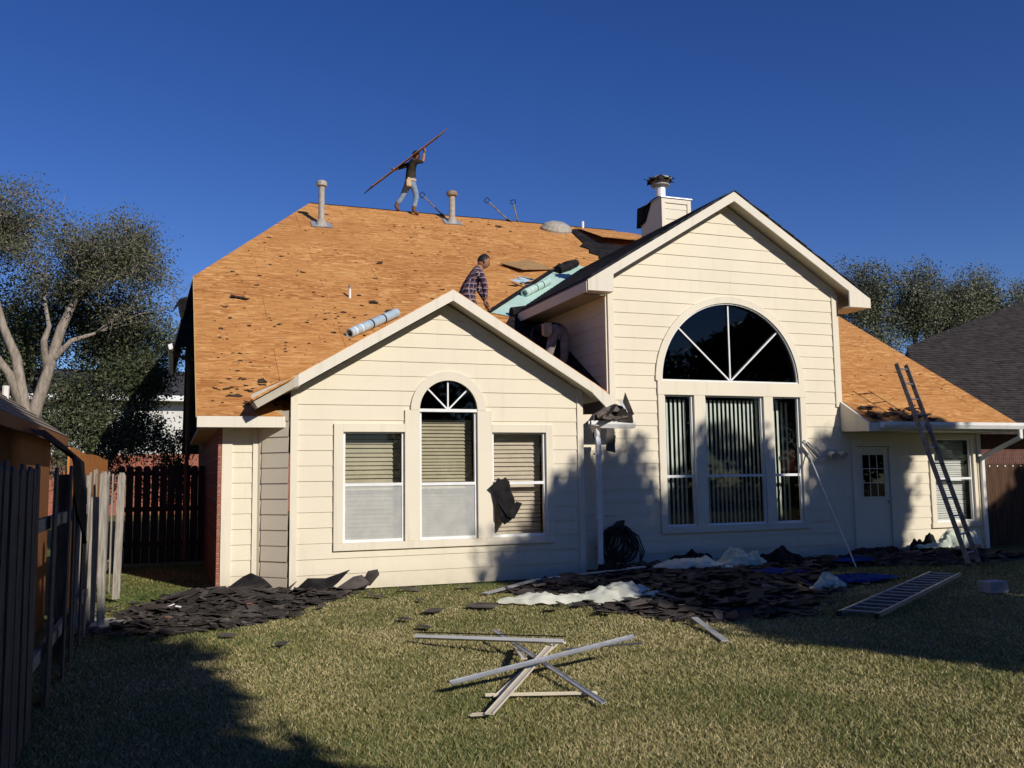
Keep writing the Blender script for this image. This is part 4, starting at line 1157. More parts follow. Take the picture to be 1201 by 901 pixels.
# trees standing behind the photographer, whose shade lies on the wall and the lawn
CU, CV = 0.6585, 1.7615          # ground offset of a shadow per metre of height
def caster(qu, qv, z): return (qu+CU*z, qv-CV*z, z)
qs = [(4.9, 14.0, 8.9), (5.5, 15.4, 9.2), (6.0, 16.5, 9.5), (5.3, 12.8, 8.4), (5.7, 11.2, 7.8), (6.1, 9.7, 7.0), (6.3, 8.4, 6.4), (6.5, 7.2, 5.8), (6.8, 6.2, 5.2),
      (6.5, 15.0, 9.2), (7.3, 14.2, 8.8), (7.2, 12.9, 8.2), (7.5, 11.2, 7.4), (7.9, 9.5, 6.8), (8.25, 16.9, 9.8), (8.5, 15.2, 9.2), (8.9, 16.0, 9.8), (8.8, 13.8, 8.6), (9.0, 12.2, 8.0), (9.2, 10.6, 7.2), (9.2, 9.0, 6.6),
      (9.8, 15.2, 9.2), (10.3, 14.2, 8.8), (10.6, 12.6, 8.2), (10.8, 11.0, 7.4), (11.1, 17.0, 10.0), (11.2, 15.8, 9.6), (11.6, 14.6, 9.2), (11.9, 13.0, 8.6), (12.0, 11.4, 7.8), (9.6, 7.8, 6.0), (8.4, 5.6, 5.2), (10.8, 9.4, 6.6), (9.6, 6.2, 5.6), (7.6, 5.2, 5.0),
      (12.1, 15.4, 9.6), (12.5, 14.0, 9.2), (12.8, 12.6, 8.4), (12.6, 10.8, 7.6), (11.8, 17.0, 10.2), (12.2, 9.4, 7.0), (11.0, 7.8, 6.2)]
tg = []
for (a, b, z) in qs:
    for _ in range(4):
        p = caster(a, b, z); tg.append((p[0]+rd.uniform(-.45, .45), p[1]+rd.uniform(-.5, .5), p[2]+rd.uniform(-.35, .35)))
X0, Y0 = 13.6, -1.8
tree('shade_oak', 'large oak standing behind the camera, shading the right of the yard', (X0, Y0, 0),
     [[(X0, Y0, 0), (X0, Y0, 2.5), (X0-.2, Y0, 5.0), (X0-.1, Y0-.3, 7.5)], [(X0, Y0, 3.0), (X0-1.4, Y0+.2, 5.2), (X0-2.4, Y0, 7.6)], [(X0, Y0, 3.2), (X0+1.5, Y0, 5.6), (X0+2.6, Y0-.4, 8.0)]],
     [[.35, .3, .22, .08], [.16, .12, .05], [.16, .12, .05]], tg, M['leaf_oak'], M['barkdark'], 135000, 0.48, 0.20, 31, 0.05, 0.48, 6, flat=0.65)
qs = [(15.3, 14.4, 7.0), (16.1, 15.4, 7.4), (16.9, 16.4, 7.8), (17.6, 15.0, 7.2), (16.3, 13.4, 6.6), (15.1, 12.6, 6.2), (14.3, 11.8, 6.0), (17.2, 17.8, 8.2), (18.2, 17.0, 7.8), (15.6, 11.0, 5.6), (14.0, 10.4, 5.4), (17.4, 13.0, 6.4), (18.6, 18.4, 8.2), (18.8, 15.6, 7.2)]
tg = []
for (a, b, z) in qs:
    for _ in range(4):
        p = caster(a, b, z); tg.append((p[0]+rd.uniform(-.4, .4), p[1]+rd.uniform(-.5, .5), p[2]+rd.uniform(-.3, .3)))
X0, Y0 = 21.0, 2.6
tree('shade_oak', 'smaller oak outside the right edge, shading the fence at the house corner', (X0, Y0, 0),
     [[(X0, Y0, 0), (X0, Y0, 2.0), (X0-.2, Y0, 4.0), (X0-.1, Y0-.3, 6.5)], [(X0, Y0, 2.5), (X0-1.2, Y0+.2, 4.6), (X0-2.0, Y0, 6.0)]],
     [[.25, .2, .16, .08], [.12, .1, .05]], tg, M['leaf_oak'], M['barkdark'], 50000, 0.52, 0.21, 33, 0.05, 0.55, 5, flat=0.65)
qs = [(-0.6, 9.6, 8.0), (-1.4, 10.6, 8.4), (-2.2, 11.6, 8.8), (-0.7, 8.3, 7.4), (-0.35, 7.2, 6.8), (-0.15, 6.2, 6.2), (0.05, 5.2, 5.6), (0.2, 4.2, 5.0), (-1.6, 9.0, 7.6), (-1.5, 7.4, 7.0), (-1.2, 6.0, 6.2), (-1.0, 4.8, 5.4), (-2.4, 10.0, 8.0), (-2.6, 8.2, 7.2), (-2.4, 6.4, 6.4), (-2.2, 4.8, 5.4), (-3.2, 11.0, 8.2), (-3.4, 9.0, 7.2), (-0.6, 3.6, 4.8), (-1.9, 3.4, 4.8), (-3.4, 7.0, 6.4), (-3.0, 12.4, 8.8), (0.3, 3.2, 4.4)]
tg = []
for (a, b, z) in qs:
    for _ in range(4):
        p = caster(a, b, z); tg.append((p[0]+rd.uniform(-.35, .35), p[1]+rd.uniform(-.45, .45), p[2]+rd.uniform(-.3, .3)))
X0, Y0 = 3.2, -5.5
tree('shade_oak', 'oak standing behind the camera, shading the near left of the lawn', (X0, Y0, 0),
     [[(X0, Y0, 0), (X0, Y0, 2.0), (X0-.2, Y0, 4.0), (X0-.1, Y0-.3, 6.5)], [(X0, Y0, 2.5), (X0-1.2, Y0+.2, 4.6), (X0-2.0, Y0, 6.4)], [(X0, Y0, 2.7), (X0+1.0, Y0, 5.0), (X0+1.5, Y0-.4, 7.2)]],
     [[.3, .26, .2, .08], [.14, .1, .05], [.14, .1, .05]], tg, M['leaf_oak'], M['barkdark'], 90000, 0.52, 0.21, 32, 0.05, 0.55, 5, flat=0.65)

# unseen trees added behind and beside the camera to block sky light
pts = []
for k in range(420):
    f = rd.random()
    if f < 0.55: p = (rd.uniform(-22, 34), -20+rd.uniform(-2.5, 2.5))
    elif f < 0.78: p = (-20+rd.uniform(-2, 2), rd.uniform(-20, 12))
    else: p = (33+rd.uniform(-2, 2), rd.uniform(-20, 10))
    pts.append((p[0], p[1], 8.6*rd.random()**0.8))
V, Fi, tone = leaves(pts, 70000, 1.5, 0.42, 0.6, 77)
tag(rawmesh('sky_blocker_trees', V, Fi, M['leaf_dense'], None, tone), 'added trees out of view behind the camera, blocking sky light', 'trees', kind='stuff')
# ------------------------------------------------------------------ lawn blades
def lawn():
    n = 760000
    r = np.random.default_rng(5)
    # denser near the viewer, where single blades show
    d = 3.2*(18.5/3.2)**r.random(n)
    ang = r.uniform(-0.66, 0.72, n)+yaw
    u, v = d*np.sin(ang), d*np.cos(ang)
    x = d/np.cos(ang-yaw)*np.sin(ang); y = d/np.cos(ang-yaw)*np.cos(ang)
    u, v = x, y
    keep = (u > -1.1) & (v < 18.5) & ~((v > 13.17) & (u > 1.5) & (u < 6.1)) & ~((v > 13.62) & (u > 0.62)) & (u < 15.6)
    u, v = u[keep], v[keep]; n = len(u); d = np.hypot(u, v)
    g = np.array([mnoise.noise(Vector((a*0.55, b*0.55, 0.3)))+0.6*mnoise.noise(Vector((a*1.7, b*1.7, 4.3))) for a, b in zip(u[::1], v[::1])])
    hgt = r.uniform(0.010, 0.030, n)*(1+0.3*g)
    wd = r.uniform(0.0016, 0.0034, n)*(0.8+d/9)
    a = r.uniform(0, 6.283, n); lean = r.uniform(0.2, 1.6, n)*hgt; la = r.uniform(0, 6.283, n)
    z0 = np.zeros(n)
    A = np.stack([u-np.cos(a)*wd, v-np.sin(a)*wd, z0], 1); B = np.stack([u+np.cos(a)*wd, v+np.sin(a)*wd, z0], 1)
    T = np.stack([u+np.cos(la)*lean, v+np.sin(la)*lean, hgt], 1)
    V = np.stack([A, B, T], 1).reshape(-1, 3)
    nearwall = np.clip((v-10.5)/3.0, 0, 1)*0.45          # greener along the house
    tone = np.clip(0.54+r.normal(0, 0.27, n)-0.40*g-nearwall, 0, 1)
    o = rawmesh('lawn', V, np.arange(3*n).reshape(n, 3), M['grassblade'], None, np.repeat(tone, 3))
    tag(o, 'patchy half-dry lawn of mixed green and straw blades', 'lawn', kind='stuff')
lawn()

# ------------------------------------------------------------------ debris
def inside(p, poly):
    c = False; n = len(poly)
    for i in range(n):
        a, b = poly[i], poly[i-1]
        if (a[1] > p[1]) != (b[1] > p[1]) and p[0] < (b[0]-a[0])*(p[1]-a[1])/(b[1]-a[1])+a[0]: c = not c
    return c
def edge_dist(p, poly):
    best = 9
    for i in range(len(poly)):
        a, b = Vector(poly[i]), Vector(poly[i-1]); d = b-a
        t = max(0, min(1, (Vector(p)-a).dot(d)/d.dot(d)))
        best = min(best, (Vector(p)-a-d*t).length)
    return best
def shard(c, r, tilt, th=0.006, n=None):
    """flat torn piece of shingle"""
    nz_ = Vector((random.gauss(0, tilt), random.gauss(0, tilt), 1)).normalized()
    a = nz_.cross(Vector((math.cos(random.uniform(0, 6.28)), math.sin(random.uniform(0, 6.28)), 0))).normalized(); b = nz_.cross(a)
    n = n or random.choice((4, 4, 5, 6))
    pts = []
    a0 = random.uniform(0, 6.28); asp = random.uniform(0.35, 0.8)
    for i in range(n):
        t = a0+6.283*(i+random.uniform(-.2, .2))/n; q = r*random.uniform(0.7, 1.1)
        pts.append(Vector(c)+a*math.cos(t)*q+b*math.sin(t)*q*asp)
    return pts, nz_*th
def pile(name, label, poly, n, hmax, rise, rmax, seed):
    random.seed(seed)
    xs = [p[0] for p in poly]; ys = [p[1] for p in poly]
    fresh = MB(); back = MB()
    # mound underneath
    st = 0.12; nx = int((max(xs)-min(xs))/st)+1; ny = int((max(ys)-min(ys))/st)+1
    def hh(x, y):
        if not inside((x, y), poly): return -0.03
        e = min(1, edge_dist((x, y), poly)/rise)
        return hmax*e*(0.45+0.75*abs(mnoise.noise(Vector((x*1.6, y*1.6, seed)))+0.25))+0.004
    V = []; Fc = []
    for j in range(ny+1):
        for i in range(nx+1):
            x, y = min(xs)+i*st, min(ys)+j*st
            V.append((x, y, hh(x, y)+0.012*mnoise.noise(Vector((x*9, y*9, 2)))))
    for j in range(ny):
        for i in range(nx):
            q = [j*(nx+1)+i, j*(nx+1)+i+1, (j+1)*(nx+1)+i+1, (j+1)*(nx+1)+i]
            if max(V[k][2] for k in q) > 0: Fc.append(tuple(q))
    mbs = [MB().add(V, Fc), MB(), MB()]
    k = 0
    while k < n:
        x, y = random.uniform(min(xs), max(xs)), random.uniform(min(ys), max(ys))
        if not inside((x, y), poly): continue
        h = hh(x, y)+random.uniform(0, 0.03)
        pts, th = shard((x, y, h), random.uniform(0.05, rmax), 0.17)
        (mbs[1] if random.random() < 0.8 else mbs[2]).prism(pts, th); k += 1
    k = 0
    while k < n//9:
        x, y = random.uniform(min(xs)-.25, max(xs)+.1), random.uniform(min(ys)-.25, max(ys))
        if not inside((x, y), poly) and edge_dist((x, y), poly) > 0.28: continue
        if inside((x, y), poly): pts, th = shard((x, y, hh(x, y)+0.03), random.uniform(0.12, 0.25), 0.22)
        else: pts, th = shard((x, y, 0.045), random.uniform(0.05, 0.13), 0.12)
        k += 1
        if max(p.y for p in pts) > 13.05 and y > 12.6 and x < 6.1 and x > 1.2: continue
        # fold the piece along its middle so that it curls
        cz = Vector((x, y, 0)); lift = random.uniform(0, 0.06)
        pts = [p+Vector((0, 0, lift*max(0, (p-cz).x/0.2))) for p in pts]
        (mbs[1] if random.random() < 0.65 else mbs[2]).prism(pts, th)
    nb = [len(m_.f) for m_ in mbs]
    allm = MB()
    for m_ in mbs: allm.add(m_.v, m_.f)
    o = allm.build(name, [M['shingle'], M['shingle_back']])
    idx = [0]*(nb[0]+nb[1])+[1]*nb[2]
    o.data.polygons.foreach_set('material_index', idx)
    tag(o, label, 'debris', kind='stuff')
    return hh
hl = pile('shingle_pile', 'heap of torn black shingles at the left corner of the house', [(-0.62, 10.55), (0.0, 10.15), (0.9, 10.5), (1.5, 11.4), (2.35, 12.7), (2.5, 13.08), (1.55, 13.1), (1.15, 13.55), (0.62, 13.6), (0.1, 13.5), (-0.5, 12.3)], 950, 0.15, 0.6, 0.17, 41)
hr = pile('shingle_heap', 'wide spread of torn dark shingles in the shade below the tall windows', [(4.3, 11.9), (4.7, 9.9), (5.2, 8.6), (6.7, 8.5), (7.6, 9.6), (8.9, 10.4), (9.6, 12.0), (10.6, 12.6), (12.2, 11.9), (14.4, 12.2), (15.0, 13.6), (13.4, 13.85), (11.5, 13.75), (9.4, 13.85), (6.6, 13.85), (6.2, 13.0), (5.2, 12.9)], 1700, 0.13, 0.7, 0.20, 42)
random.seed(77)
def big_flap(name, label, c, pts, mat, cat='shingle scrap', group=None, th=(0.004, 0.004, 0.008)):
    o = MB().prism([Vector(c)+Vector(p) for p in pts], th).build(name, mat)
    return tag(o, label, cat, group)
big_flap('felt_scrap', 'black felt flap standing against the narrow front panel', (1.05, 13.45, 0), [(-0.28, 0, 0.1), (-0.1, 0.05, 0.22), (0.02, 0.08, 0.27), (0.2, 0.05, 0.18), (0.3, -0.1, 0.08), (0, -0.2, 0.06)], M['felt'], 'felt')
big_flap('felt_scrap', 'curled black felt against the left gable corner', (1.95, 13.0, 0), [(-0.30, 0.05, 0.08), (-0.15, 0.1, 0.20), (0.1, 0.08, 0.19), (0.42, 0.0, 0.30), (0.25, -0.08, 0.15), (0.1, -0.2, 0.06)], M['felt'], 'felt')
big_flap('shingle_scrap', 'brown shingle propped up at the right end of the left heap', (2.42, 12.95, 0), [(-0.25, 0, 0.06), (0.0, 0.06, 0.2), (0.12, 0.05, 0.22), (0.2, -0.1, 0.12), (0, -0.15, 0.06)], M['shingle_back'])
big_flap('shingle_scrap', 'dark shingle tab standing on edge beside the left heap', (2.62, 12.95, 0), [(-0.1, 0, 0.10), (0.0, 0.03, 0.27), (0.14, 0.03, 0.29), (0.16, 0, 0.22), (0.02, -0.05, 0.08)], M['shingle'])
for (x, y, r, lab) in ((1.02, 9.05, 0.10, 'small dark shingle scrap alone on the sunny lawn front left'), (2.55, 12.1, 0.22, 'flat shingle scrap on the grass right of the left heap'), (3.15, 12.6, 0.2, 'shingle scrap near the wall under the left window'), (3.0, 11.5, 0.11, 'round shingle scrap on the grass below the left window'),
                       (2.9, 10.5, 0.22, 'wide flat shingle scrap in front of the arched window'), (2.45, 10.0, 0.13, 'shingle scrap just left of the trim strips'), (2.5, 9.4, 0.14, 'shingle scrap behind the end of the long trim strip'), (3.55, 10.6, 0.24, 'long shingle scrap on the lawn before the right small window'),
                       (4.2, 10.0, 0.17, 'thin shingle scrap left of the milky plastic sheet'), (4.62, 9.5, 0.2, 'shingle scrap tucked under the near edge of the plastic sheet'), (0.55, 9.75, 0.12, 'shingle chip on the lawn edge before the left heap'), (3.9, 12.5, 0.16, 'shingle scrap on the green strip below the torn screen')):
    pts, th = shard((x, y, 0.045), r, 0.10)
    tag(MB().prism(pts, th).build('shingle_scrap', M['shingle_back']), lab, 'shingle scrap', 'loose shingle scraps on the lawn')
# tiny pale crumbs in the left heap
for (x, y, mt_, lab) in ((0.02, 11.6, 'white', 'white scrap on top of the left shingle heap'), (0.1, 11.3, 'white', 'small white chip below the other on the left heap'), (0.0, 10.75, 'brickend', 'orange chip near the front of the left shingle heap'), (0.9, 11.4, 'brickend', 'orange chip at the right of the left shingle heap'), (0.6, 11.4, 'shingle_back', 'pale torn chip in the middle of the left shingle heap')):
    pts, th = shard((x, y, hl(x, y)+0.05), 0.055, 0.3, 0.01)
    tag(MB().prism(pts, th).build('debris_chip', M[mt_]), lab, 'scrap')
# shingles stuck on the short gutter, felt flap on the small right window
st = empty('shingle_bundle', (6.8, 13.5, 2.47), 'torn shingles heaped on the short gutter between the gables', 'shingle scrap')
random.seed(9)
for i, (p, r) in enumerate((((6.62, 13.55, 2.55), 0.22), ((6.72, 13.5, 2.60), 0.2), ((6.85, 13.55, 2.62), 0.2), ((6.98, 13.55, 2.57), 0.2), ((6.8, 13.6, 2.68), 0.16), ((6.7, 13.48, 2.52), 0.24), ((6.95, 13.5, 2.53), 0.22))):
    pts, th = shard(p, r, 0.5, 0.008, 6)
    MB().prism(pts, th).build('shingle', M['shingle_back'] if i % 2 else M['shingle'], st)
for i, (x0, x1, zb, zt) in enumerate(((6.45, 6.75, 2.47, 2.66), (6.58, 6.88, 2.46, 2.72), (6.74, 7.02, 2.47, 2.74), (6.88, 7.16, 2.46, 2.66), (6.50, 6.70, 2.50, 2.62), (6.80, 7.05, 2.50, 2.62))):
    y_ = 13.515-0.012*i; j_ = lambda: random.uniform(-.03, .03)
    MB().prism([(x0, y_, zb+j_()), (x1, y_, zb+j_()), (x1+j_(), y_+0.05, zt-0.05+j_()), ((x0+x1)/2+j_(), y_+0.08, zt+j_()), (x0+j_(), y_+0.05, zt-0.07+j_())], (0.004, 0.01, 0.004)).build('shingle', M['shingle_back'] if i % 3 else M['shingle'], st)
MB().prism([(6.98, 13.52, 2.75), (7.03, 13.5, 2.95), (7.2, 13.52, 2.58), (7.12, 13.55, 2.55)], (0.01, 0.02, 0)).build('upright_shingle', M['shingle'], st)
MB().prism([(6.9, 13.5, 2.80), (6.98, 13.52, 2.80), (7.08, 13.5, 2.60), (7.0, 13.48, 2.66)], (0.005, 0.01, 0)).build('metal_flashing', M['galv'], st)
MB().prism([(6.36, 13.47, 2.40), (6.40, 13.42, 2.15), (6.52, 13.45, 2.12), (6.55, 13.47, 2.38)], (0.008, 0.01, 0)).build('hanging_shingle', M['shingle_back'], st)
MB().prism([(6.66, 13.47, 2.34), (6.62, 13.44, 1.98), (6.78, 13.42, 1.94), (6.80, 13.47, 2.34)], (0.008, 0.01, 0)).build('hanging_shingle', M['shingle_back'], st)
ff = empty('torn_felt', (4.75, 13.1, 0.9), 'ragged black felt hanging over the sash of the small right window', 'felt')
MB().prism([(4.48, 13.05, 1.42), (4.58, 13.06, 1.50), (4.62, 13.07, 1.56), (4.68, 13.06, 1.53), (4.74, 13.07, 1.57), (4.80, 13.06, 1.50), (4.82, 13.05, 1.36), (4.87, 13.04, 1.25), (4.88, 13.03, 1.12), (4.98, 13.05, 1.18), (4.92, 13.02, 1.05), (4.80, 13.02, 0.92), (4.70, 13.03, 0.86), (4.62, 13.05, 0.98), (4.58, 13.05, 1.2), (4.54, 13.06, 1.36)], (0.0, 0.012, 0)).build('felt_sheet', M['felt'], ff)
MB().prism([(4.60, 13.03, 1.2), (4.74, 13.0, 0.98), (4.84, 12.99, 0.94), (4.99, 13.03, 1.17), (4.9, 13.02, 1.2), (4.76, 13.01, 1.08)], (0.0, 0.01, 0)).build('felt_fold', M['felt'], ff)

# crumpled plastic sheets
def crumple(name, label, cx, cy_, length, width, height, ang, mat, seed, prof=None, z0=0.03, cat='plastic sheet', fold=1.0):
    r = random.Random(seed); nx, ny = 72, 34
    V = []; ca, sa = math.cos(ang), math.sin(ang)
    for j in range(ny+1):
        for i in range(nx+1):
            s, t = i/nx, j/ny*2-1
            w = width*(prof(s) if prof else (0.35+0.65*math.sin(math.pi*s)))*0.5
            hN = height*(prof(s) if prof else math.sin(math.pi*max(0.04, min(0.96, s))))
            x = (s-0.5)*length+0.05*mnoise.noise(Vector((t*3, s*7, seed)))
            y = t*w*(1+0.22*mnoise.noise(Vector((s*9, seed, 1.0))))
            prv = Vector((s*length*2.4, t*w*3.2, seed*1.7))
            ridge = 1-abs(mnoise.noise(prv)*2.0); ridge2 = 1-abs(mnoise.noise(prv*2.7+Vector((3, 1, 2)))*2.0); r3 = mnoise.noise(prv*6)
            crease = 1-abs(mnoise.noise(Vector((s*length*7+2*t, t*1.3+seed, seed*0.7)))*2.2)
            z = z0+hN*(1-t*t)**0.55*(0.35+0.45*ridge*fold+0.30*ridge2*fold)+0.03*r3*min(1, hN*8)+0.035*crease*min(1, hN*5)*(1-t*t)
            V.append((cx+x*ca-y*sa, cy_+x*sa+y*ca, max(0.012, z)))
    Fc = [(j*(nx+1)+i, j*(nx+1)+i+1, (j+1)*(nx+1)+i+1, (j+1)*(nx+1)+i) for j in range(ny) for i in range(nx)]
    o = MB().add(V, Fc).build(name, mat, None, smooth=True)
    return tag(o, label, cat)
crumple('plastic_sheet', 'large milky plastic sheet pinched in the middle, nearest on the heap', 5.15, 10.4, 2.8, 0.70, 0.20, -0.34, M['plastic'], 3, lambda s: max(0.10, 0.40*math.exp(-((s-0.17)/0.13)**2)+1.0*math.exp(-((s-0.56)/0.2)**2)+0.14*(1-s)-0.0))
crumple('plastic_sheet', 'milky plastic sheet lying right below the coiled hose', 7.75, 12.75, 1.25, 0.5, 0.16, -0.45, M['plastic'], 8, z0=0.12)
crumple('plastic_sheet', 'greenish plastic sheet bunched below the tall windows', 8.75, 12.9, 0.95, 0.7, 0.26, 0.2, M['plastic2'], 12, z0=0.12)
crumple('plastic_bag', 'round puffed greenish plastic bundle beside the blue tarp', 8.25, 10.25, 0.62, 0.45, 0.22, 0.25, M['plastic2'], 15, lambda s: max(0.08, min(1, s*1.25)**1.3*math.sqrt(max(0, 1-max(0, s-0.72)**2/0.0784))), z0=0.05)
crumple('plastic_sheet', 'plastic sheet heaped against the low wall near the leaning ladder', 13.55, 13.45, 1.35, 0.7, 0.40, 0.1, M['plastic2'], 19, lambda s: max(0.15, s**1.1*(1 if s < 0.85 else (1-s)/0.15)), z0=0.16)
crumple('plastic_sheet', 'small plastic scrap behind the foot of the leaning ladder', 14.35, 13.5, 0.5, 0.35, 0.36, 0.1, M['plastic'], 23, z0=0.10)
crumple('plastic_sheet', 'pale plastic scrap by the dark fence at the right edge', 14.9, 12.3, 0.8, 0.5, 0.12, 0.2, M['plastic'], 25)
crumple('blue_tarp', 'blue tarp spread on the ground between plastic bundle and lying ladder', 9.1, 10.8, 1.9, 0.7, 0.07, 0.1, M['tarp'], 27, cat='tarp', z0=0.05)
crumple('blue_tarp', 'second patch of blue tarp against the heap below the tall windows', 8.5, 11.7, 1.1, 0.5, 0.06, -0.1, M['tarp'], 28, cat='tarp', z0=0.10)
crumple('blue_tarp', 'blue tarp corner by the wall under the leaning pole', 11.0, 12.8, 0.9, 0.5, 0.06, 0.0, M['tarp'], 29, cat='tarp', z0=0.08)
for cx, cy_, L_, W_, H_, sd_, lab in ((8.15, 13.45, 0.95, 0.5, 0.36, 51, 'dark felt bundle right of the hose against the wall'), (9.75, 13.2, 0.9, 0.6, 0.40, 52, 'dark felt bundle below the right tall window'), (9.05, 13.3, 0.4, 0.3, 0.4, 53, 'small dark felt wad behind the greenish plastic'), (6.35, 12.75, 0.55, 0.35, 0.34, 54, 'dark felt wad at the foot of the downspout'), (13.35, 13.65, 0.7, 0.35, 0.55, 55, 'dark felt wad behind plastic at the low wall'), (11.9, 13.3, 1.5, 0.7, 0.25, 56, 'dark felt rubbish piled before the door')):
    crumple('felt_bundle', lab, cx, cy_, L_, W_, H_*0.72, 0.05, M['felt'], sd_, lambda s: max(0.1, math.sin(math.pi*s)**0.45), cat='felt', z0=0.04)

# pale curved strip and edging at the near rim of the heap
tag(MB().bar((5.2, 8.55, 0.08), (5.05, 7.95, 0.03), 0.07, 0.01).bar((5.05, 7.955, 0.03), (4.92, 7.55, 0.02), 0.07, 0.012).build('metal_strip', M['galv']), 'bent pale metal strip at the near rim of the right heap', 'strip')
tag(MB().bar((3.95, 11.75, 0.03), (4.9, 12.35, 0.10), 0.10, 0.015).bar((4.89, 12.345, 0.10), (6.9, 12.75, 0.16), 0.10, 0.015).build('metal_strip', M['galv']), 'long grey metal strip leading from lawn to the hose', 'strip')
tag(MB().box(9.83, 10.13, 8.98, 9.2, 0.01, 0.16).build('small_box', M['shade_box'], None, bevel=0.01), 'small grey box on the shaded grass at far right', 'box')

# ------------------------------------------------------------------ strips of trim dumped on the lawn
def channel(name, label, a, b, w, h, mat, th=0.006, roll=0.0, cat='trim strip'):
    """thin folded metal or vinyl strip: web with two lips"""
    a, b = Vector(a), Vector(b); d = (b-a).normalized()
    s_ = d.cross(Vector((0, 0, 1))).normalized(); u_ = s_.cross(d)
    if roll: q = Matrix.Rotation(roll, 3, d); s_ = q@s_; u_ = q@u_
    prof = [(-w/2, 0), (w/2, 0), (w/2, h), (w/2-th, h), (w/2-th, th), (-w/2+th, th), (-w/2+th, h*0.7), (-w/2, h*0.7)]
    o = MB().prism([a+s_*x+u_*y for x, y in prof], b-a).build(name, mat)
    return tag(o, label, cat, 'trim strips dumped on the lawn')
channel('trim_strip', 'long black-edged white gutter strip, hindmost of the trim pile', (2.22, 8.70, 0.06), (3.16, 7.30, 0.17), 0.045, 0.03, M['gutter'], roll=-0.5)
tag(MB().bar((2.235, 8.69, 0.115), (3.17, 7.31, 0.225), 0.03, 0.006).build('dark_strip', M['felt']), 'thin black strip lying along the hindmost gutter strip', 'strip', 'trim strips dumped on the lawn')
channel('trim_strip', 'dark grey metal strip slanting from back left to front right', (2.93, 8.45, 0.12), (2.80, 5.80, 0.04), 0.04, 0.014, M['galv'], roll=0.35)
channel('trim_strip', 'long grey flat strip on top of the trim pile', (1.93, 6.55, 0.10), (3.66, 6.98, 0.24), 0.045, 0.014, M['galv'], roll=0.5)
channel('trim_strip', 'thin grey strip reaching right at the rear of the trim pile', (3.28, 7.62, 0.05), (3.78, 7.06, 0.16), 0.03, 0.012, M['alu'], roll=-0.3)
channel('trim_strip', 'wide white trim board from centre to front left of the pile', (1.97, 5.80, 0.05), (3.10, 7.45, 0.13), 0.06, 0.016, M['trim'])
channel('trim_strip', 'second white trim board crossing under the grey strip', (2.20, 6.30, 0.03), (3.38, 7.95, 0.06), 0.055, 0.016, M['trim'])
channel('trim_strip', 'short white trim end standing at the back of the pile', (2.98, 8.00, 0.03), (2.66, 6.95, 0.14), 0.05, 0.016, M['trim'])
channel('trim_strip', 'short white trim flat on the grass at the front of the pile', (2.14, 6.38, 0.03), (2.90, 6.12, 0.03), 0.055, 0.016, M['trim'])
channel('trim_strip', 'white trim stub at the front left tip of the pile', (1.88, 5.90, 0.03), (1.98, 5.84, 0.04), 0.05, 0.016, M['trim'])

# ------------------------------------------------------------------ ladders, pole, hose
def ladder(label, foot, top, width, nr, mat, rmat, side, depth=0.075):
    foot, top, side = Vector(foot), Vector(top), Vector(side).normalized()
    t = empty('ladder', foot, label, 'ladder')
    d = top-foot; nrm = d.cross(side).normalized()
    for s_ in (-1, 1):
        MB().bar(foot+side*s_*width/2, top+side*s_*width/2, 0.028, depth, up=nrm).build('rail', mat, t)
        MB().bar(foot+side*s_*width/2-d.normalized()*0.04, foot+side*s_*width/2+d.normalized()*0.04, 0.04, depth*1.25, up=nrm).build('foot_pad', M['hose'], t)
    for i in range(nr):
        p = foot+d*((i+0.7)/nr)
        MB().tube([p-side*width/2, p+side*width/2], 0.016, 8).build('rung', rmat, t)
    return t
ladder('dull aluminium ladder leaning on the right gutter', (12.56, 11.78, 0.0), (12.98, 13.60, 3.60), 0.40, 12, M['alu_dark'], M['alu'], (0.93, 0.37, 0))
ladder('aluminium ladder lying flat on the shaded grass', (7.02, 8.18, 0.045), (10.74, 10.62, 0.07), 0.40, 15, M['alu'], M['alu'], (0.57, -0.82, 0), 0.045)
pl = empty('pole', (10.56, 12.29, 0), 'long pale pole leaning on the wall right of the tall windows', 'pole')
MB().tube([(10.56, 12.29, 0.02), (10.98, 13.90, 1.93)], 0.013, 8).build('shaft', M['galv'], pl)
MB().bar((10.85, 13.86, 2.15), (11.13, 13.86, 1.84), 0.06, 0.035, up=(0, 1, 0)).build('head', M['alu'], pl)
MB().bar((10.90, 13.80, 2.13), (11.18, 13.80, 1.86), 0.02, 0.02, up=(0, 1, 0)).build('head_rod', M['alu_dark'], pl)

hs_ = empty('garden_hose', (7.1, 13.85, 0.3), 'black hose hung in loops on the wall beside the downspout', 'hose')
mb = MB(); random.seed(14)
for k in range(17):
    cx = 6.98+random.uniform(-0.12, 0.18); w = random.uniform(0.14, 0.36); bt = random.uniform(0.10, 0.34); y = 13.93-0.012*k*0.6
    pts = []
    for i in range(29):
        a = 2*math.pi*i/28
        x = cx+w*math.sin(a)*(0.55+0.45*(1-math.cos(a))/2*1.3); z = bt+(0.72-bt)*(0.5+0.5*math.cos(a))
        pts.append((x+0.10*(0.5+0.5*math.cos(a))*(7.15-cx)*3, y-0.04*math.sin(a*3+k)*0.5, z))
    mb.tube(pts, 0.012, 6, cap=False)
mb.build('coil', M['hose'], hs_, smooth=True)
MB().prism([(6.95, 13.97, 0.70), (7.13, 13.97, 0.68), (7.16, 13.97, 0.82), (7.05, 13.97, 0.80)], (0, -0.10, 0)).build('hanger', M['hose'], hs_)
mb = MB()
for k in range(3):
    mb.tube([(7.13, 13.88-0.02*k, 0.72), (7.30+0.05*k, 13.86, 0.55), (7.42+0.04*k, 13.85, 0.28), (7.40, 13.84, 0.10), (7.2, 13.8, 0.06)], 0.012, 6)
mb.build('loose_loop', M['hose'], hs_, smooth=True)

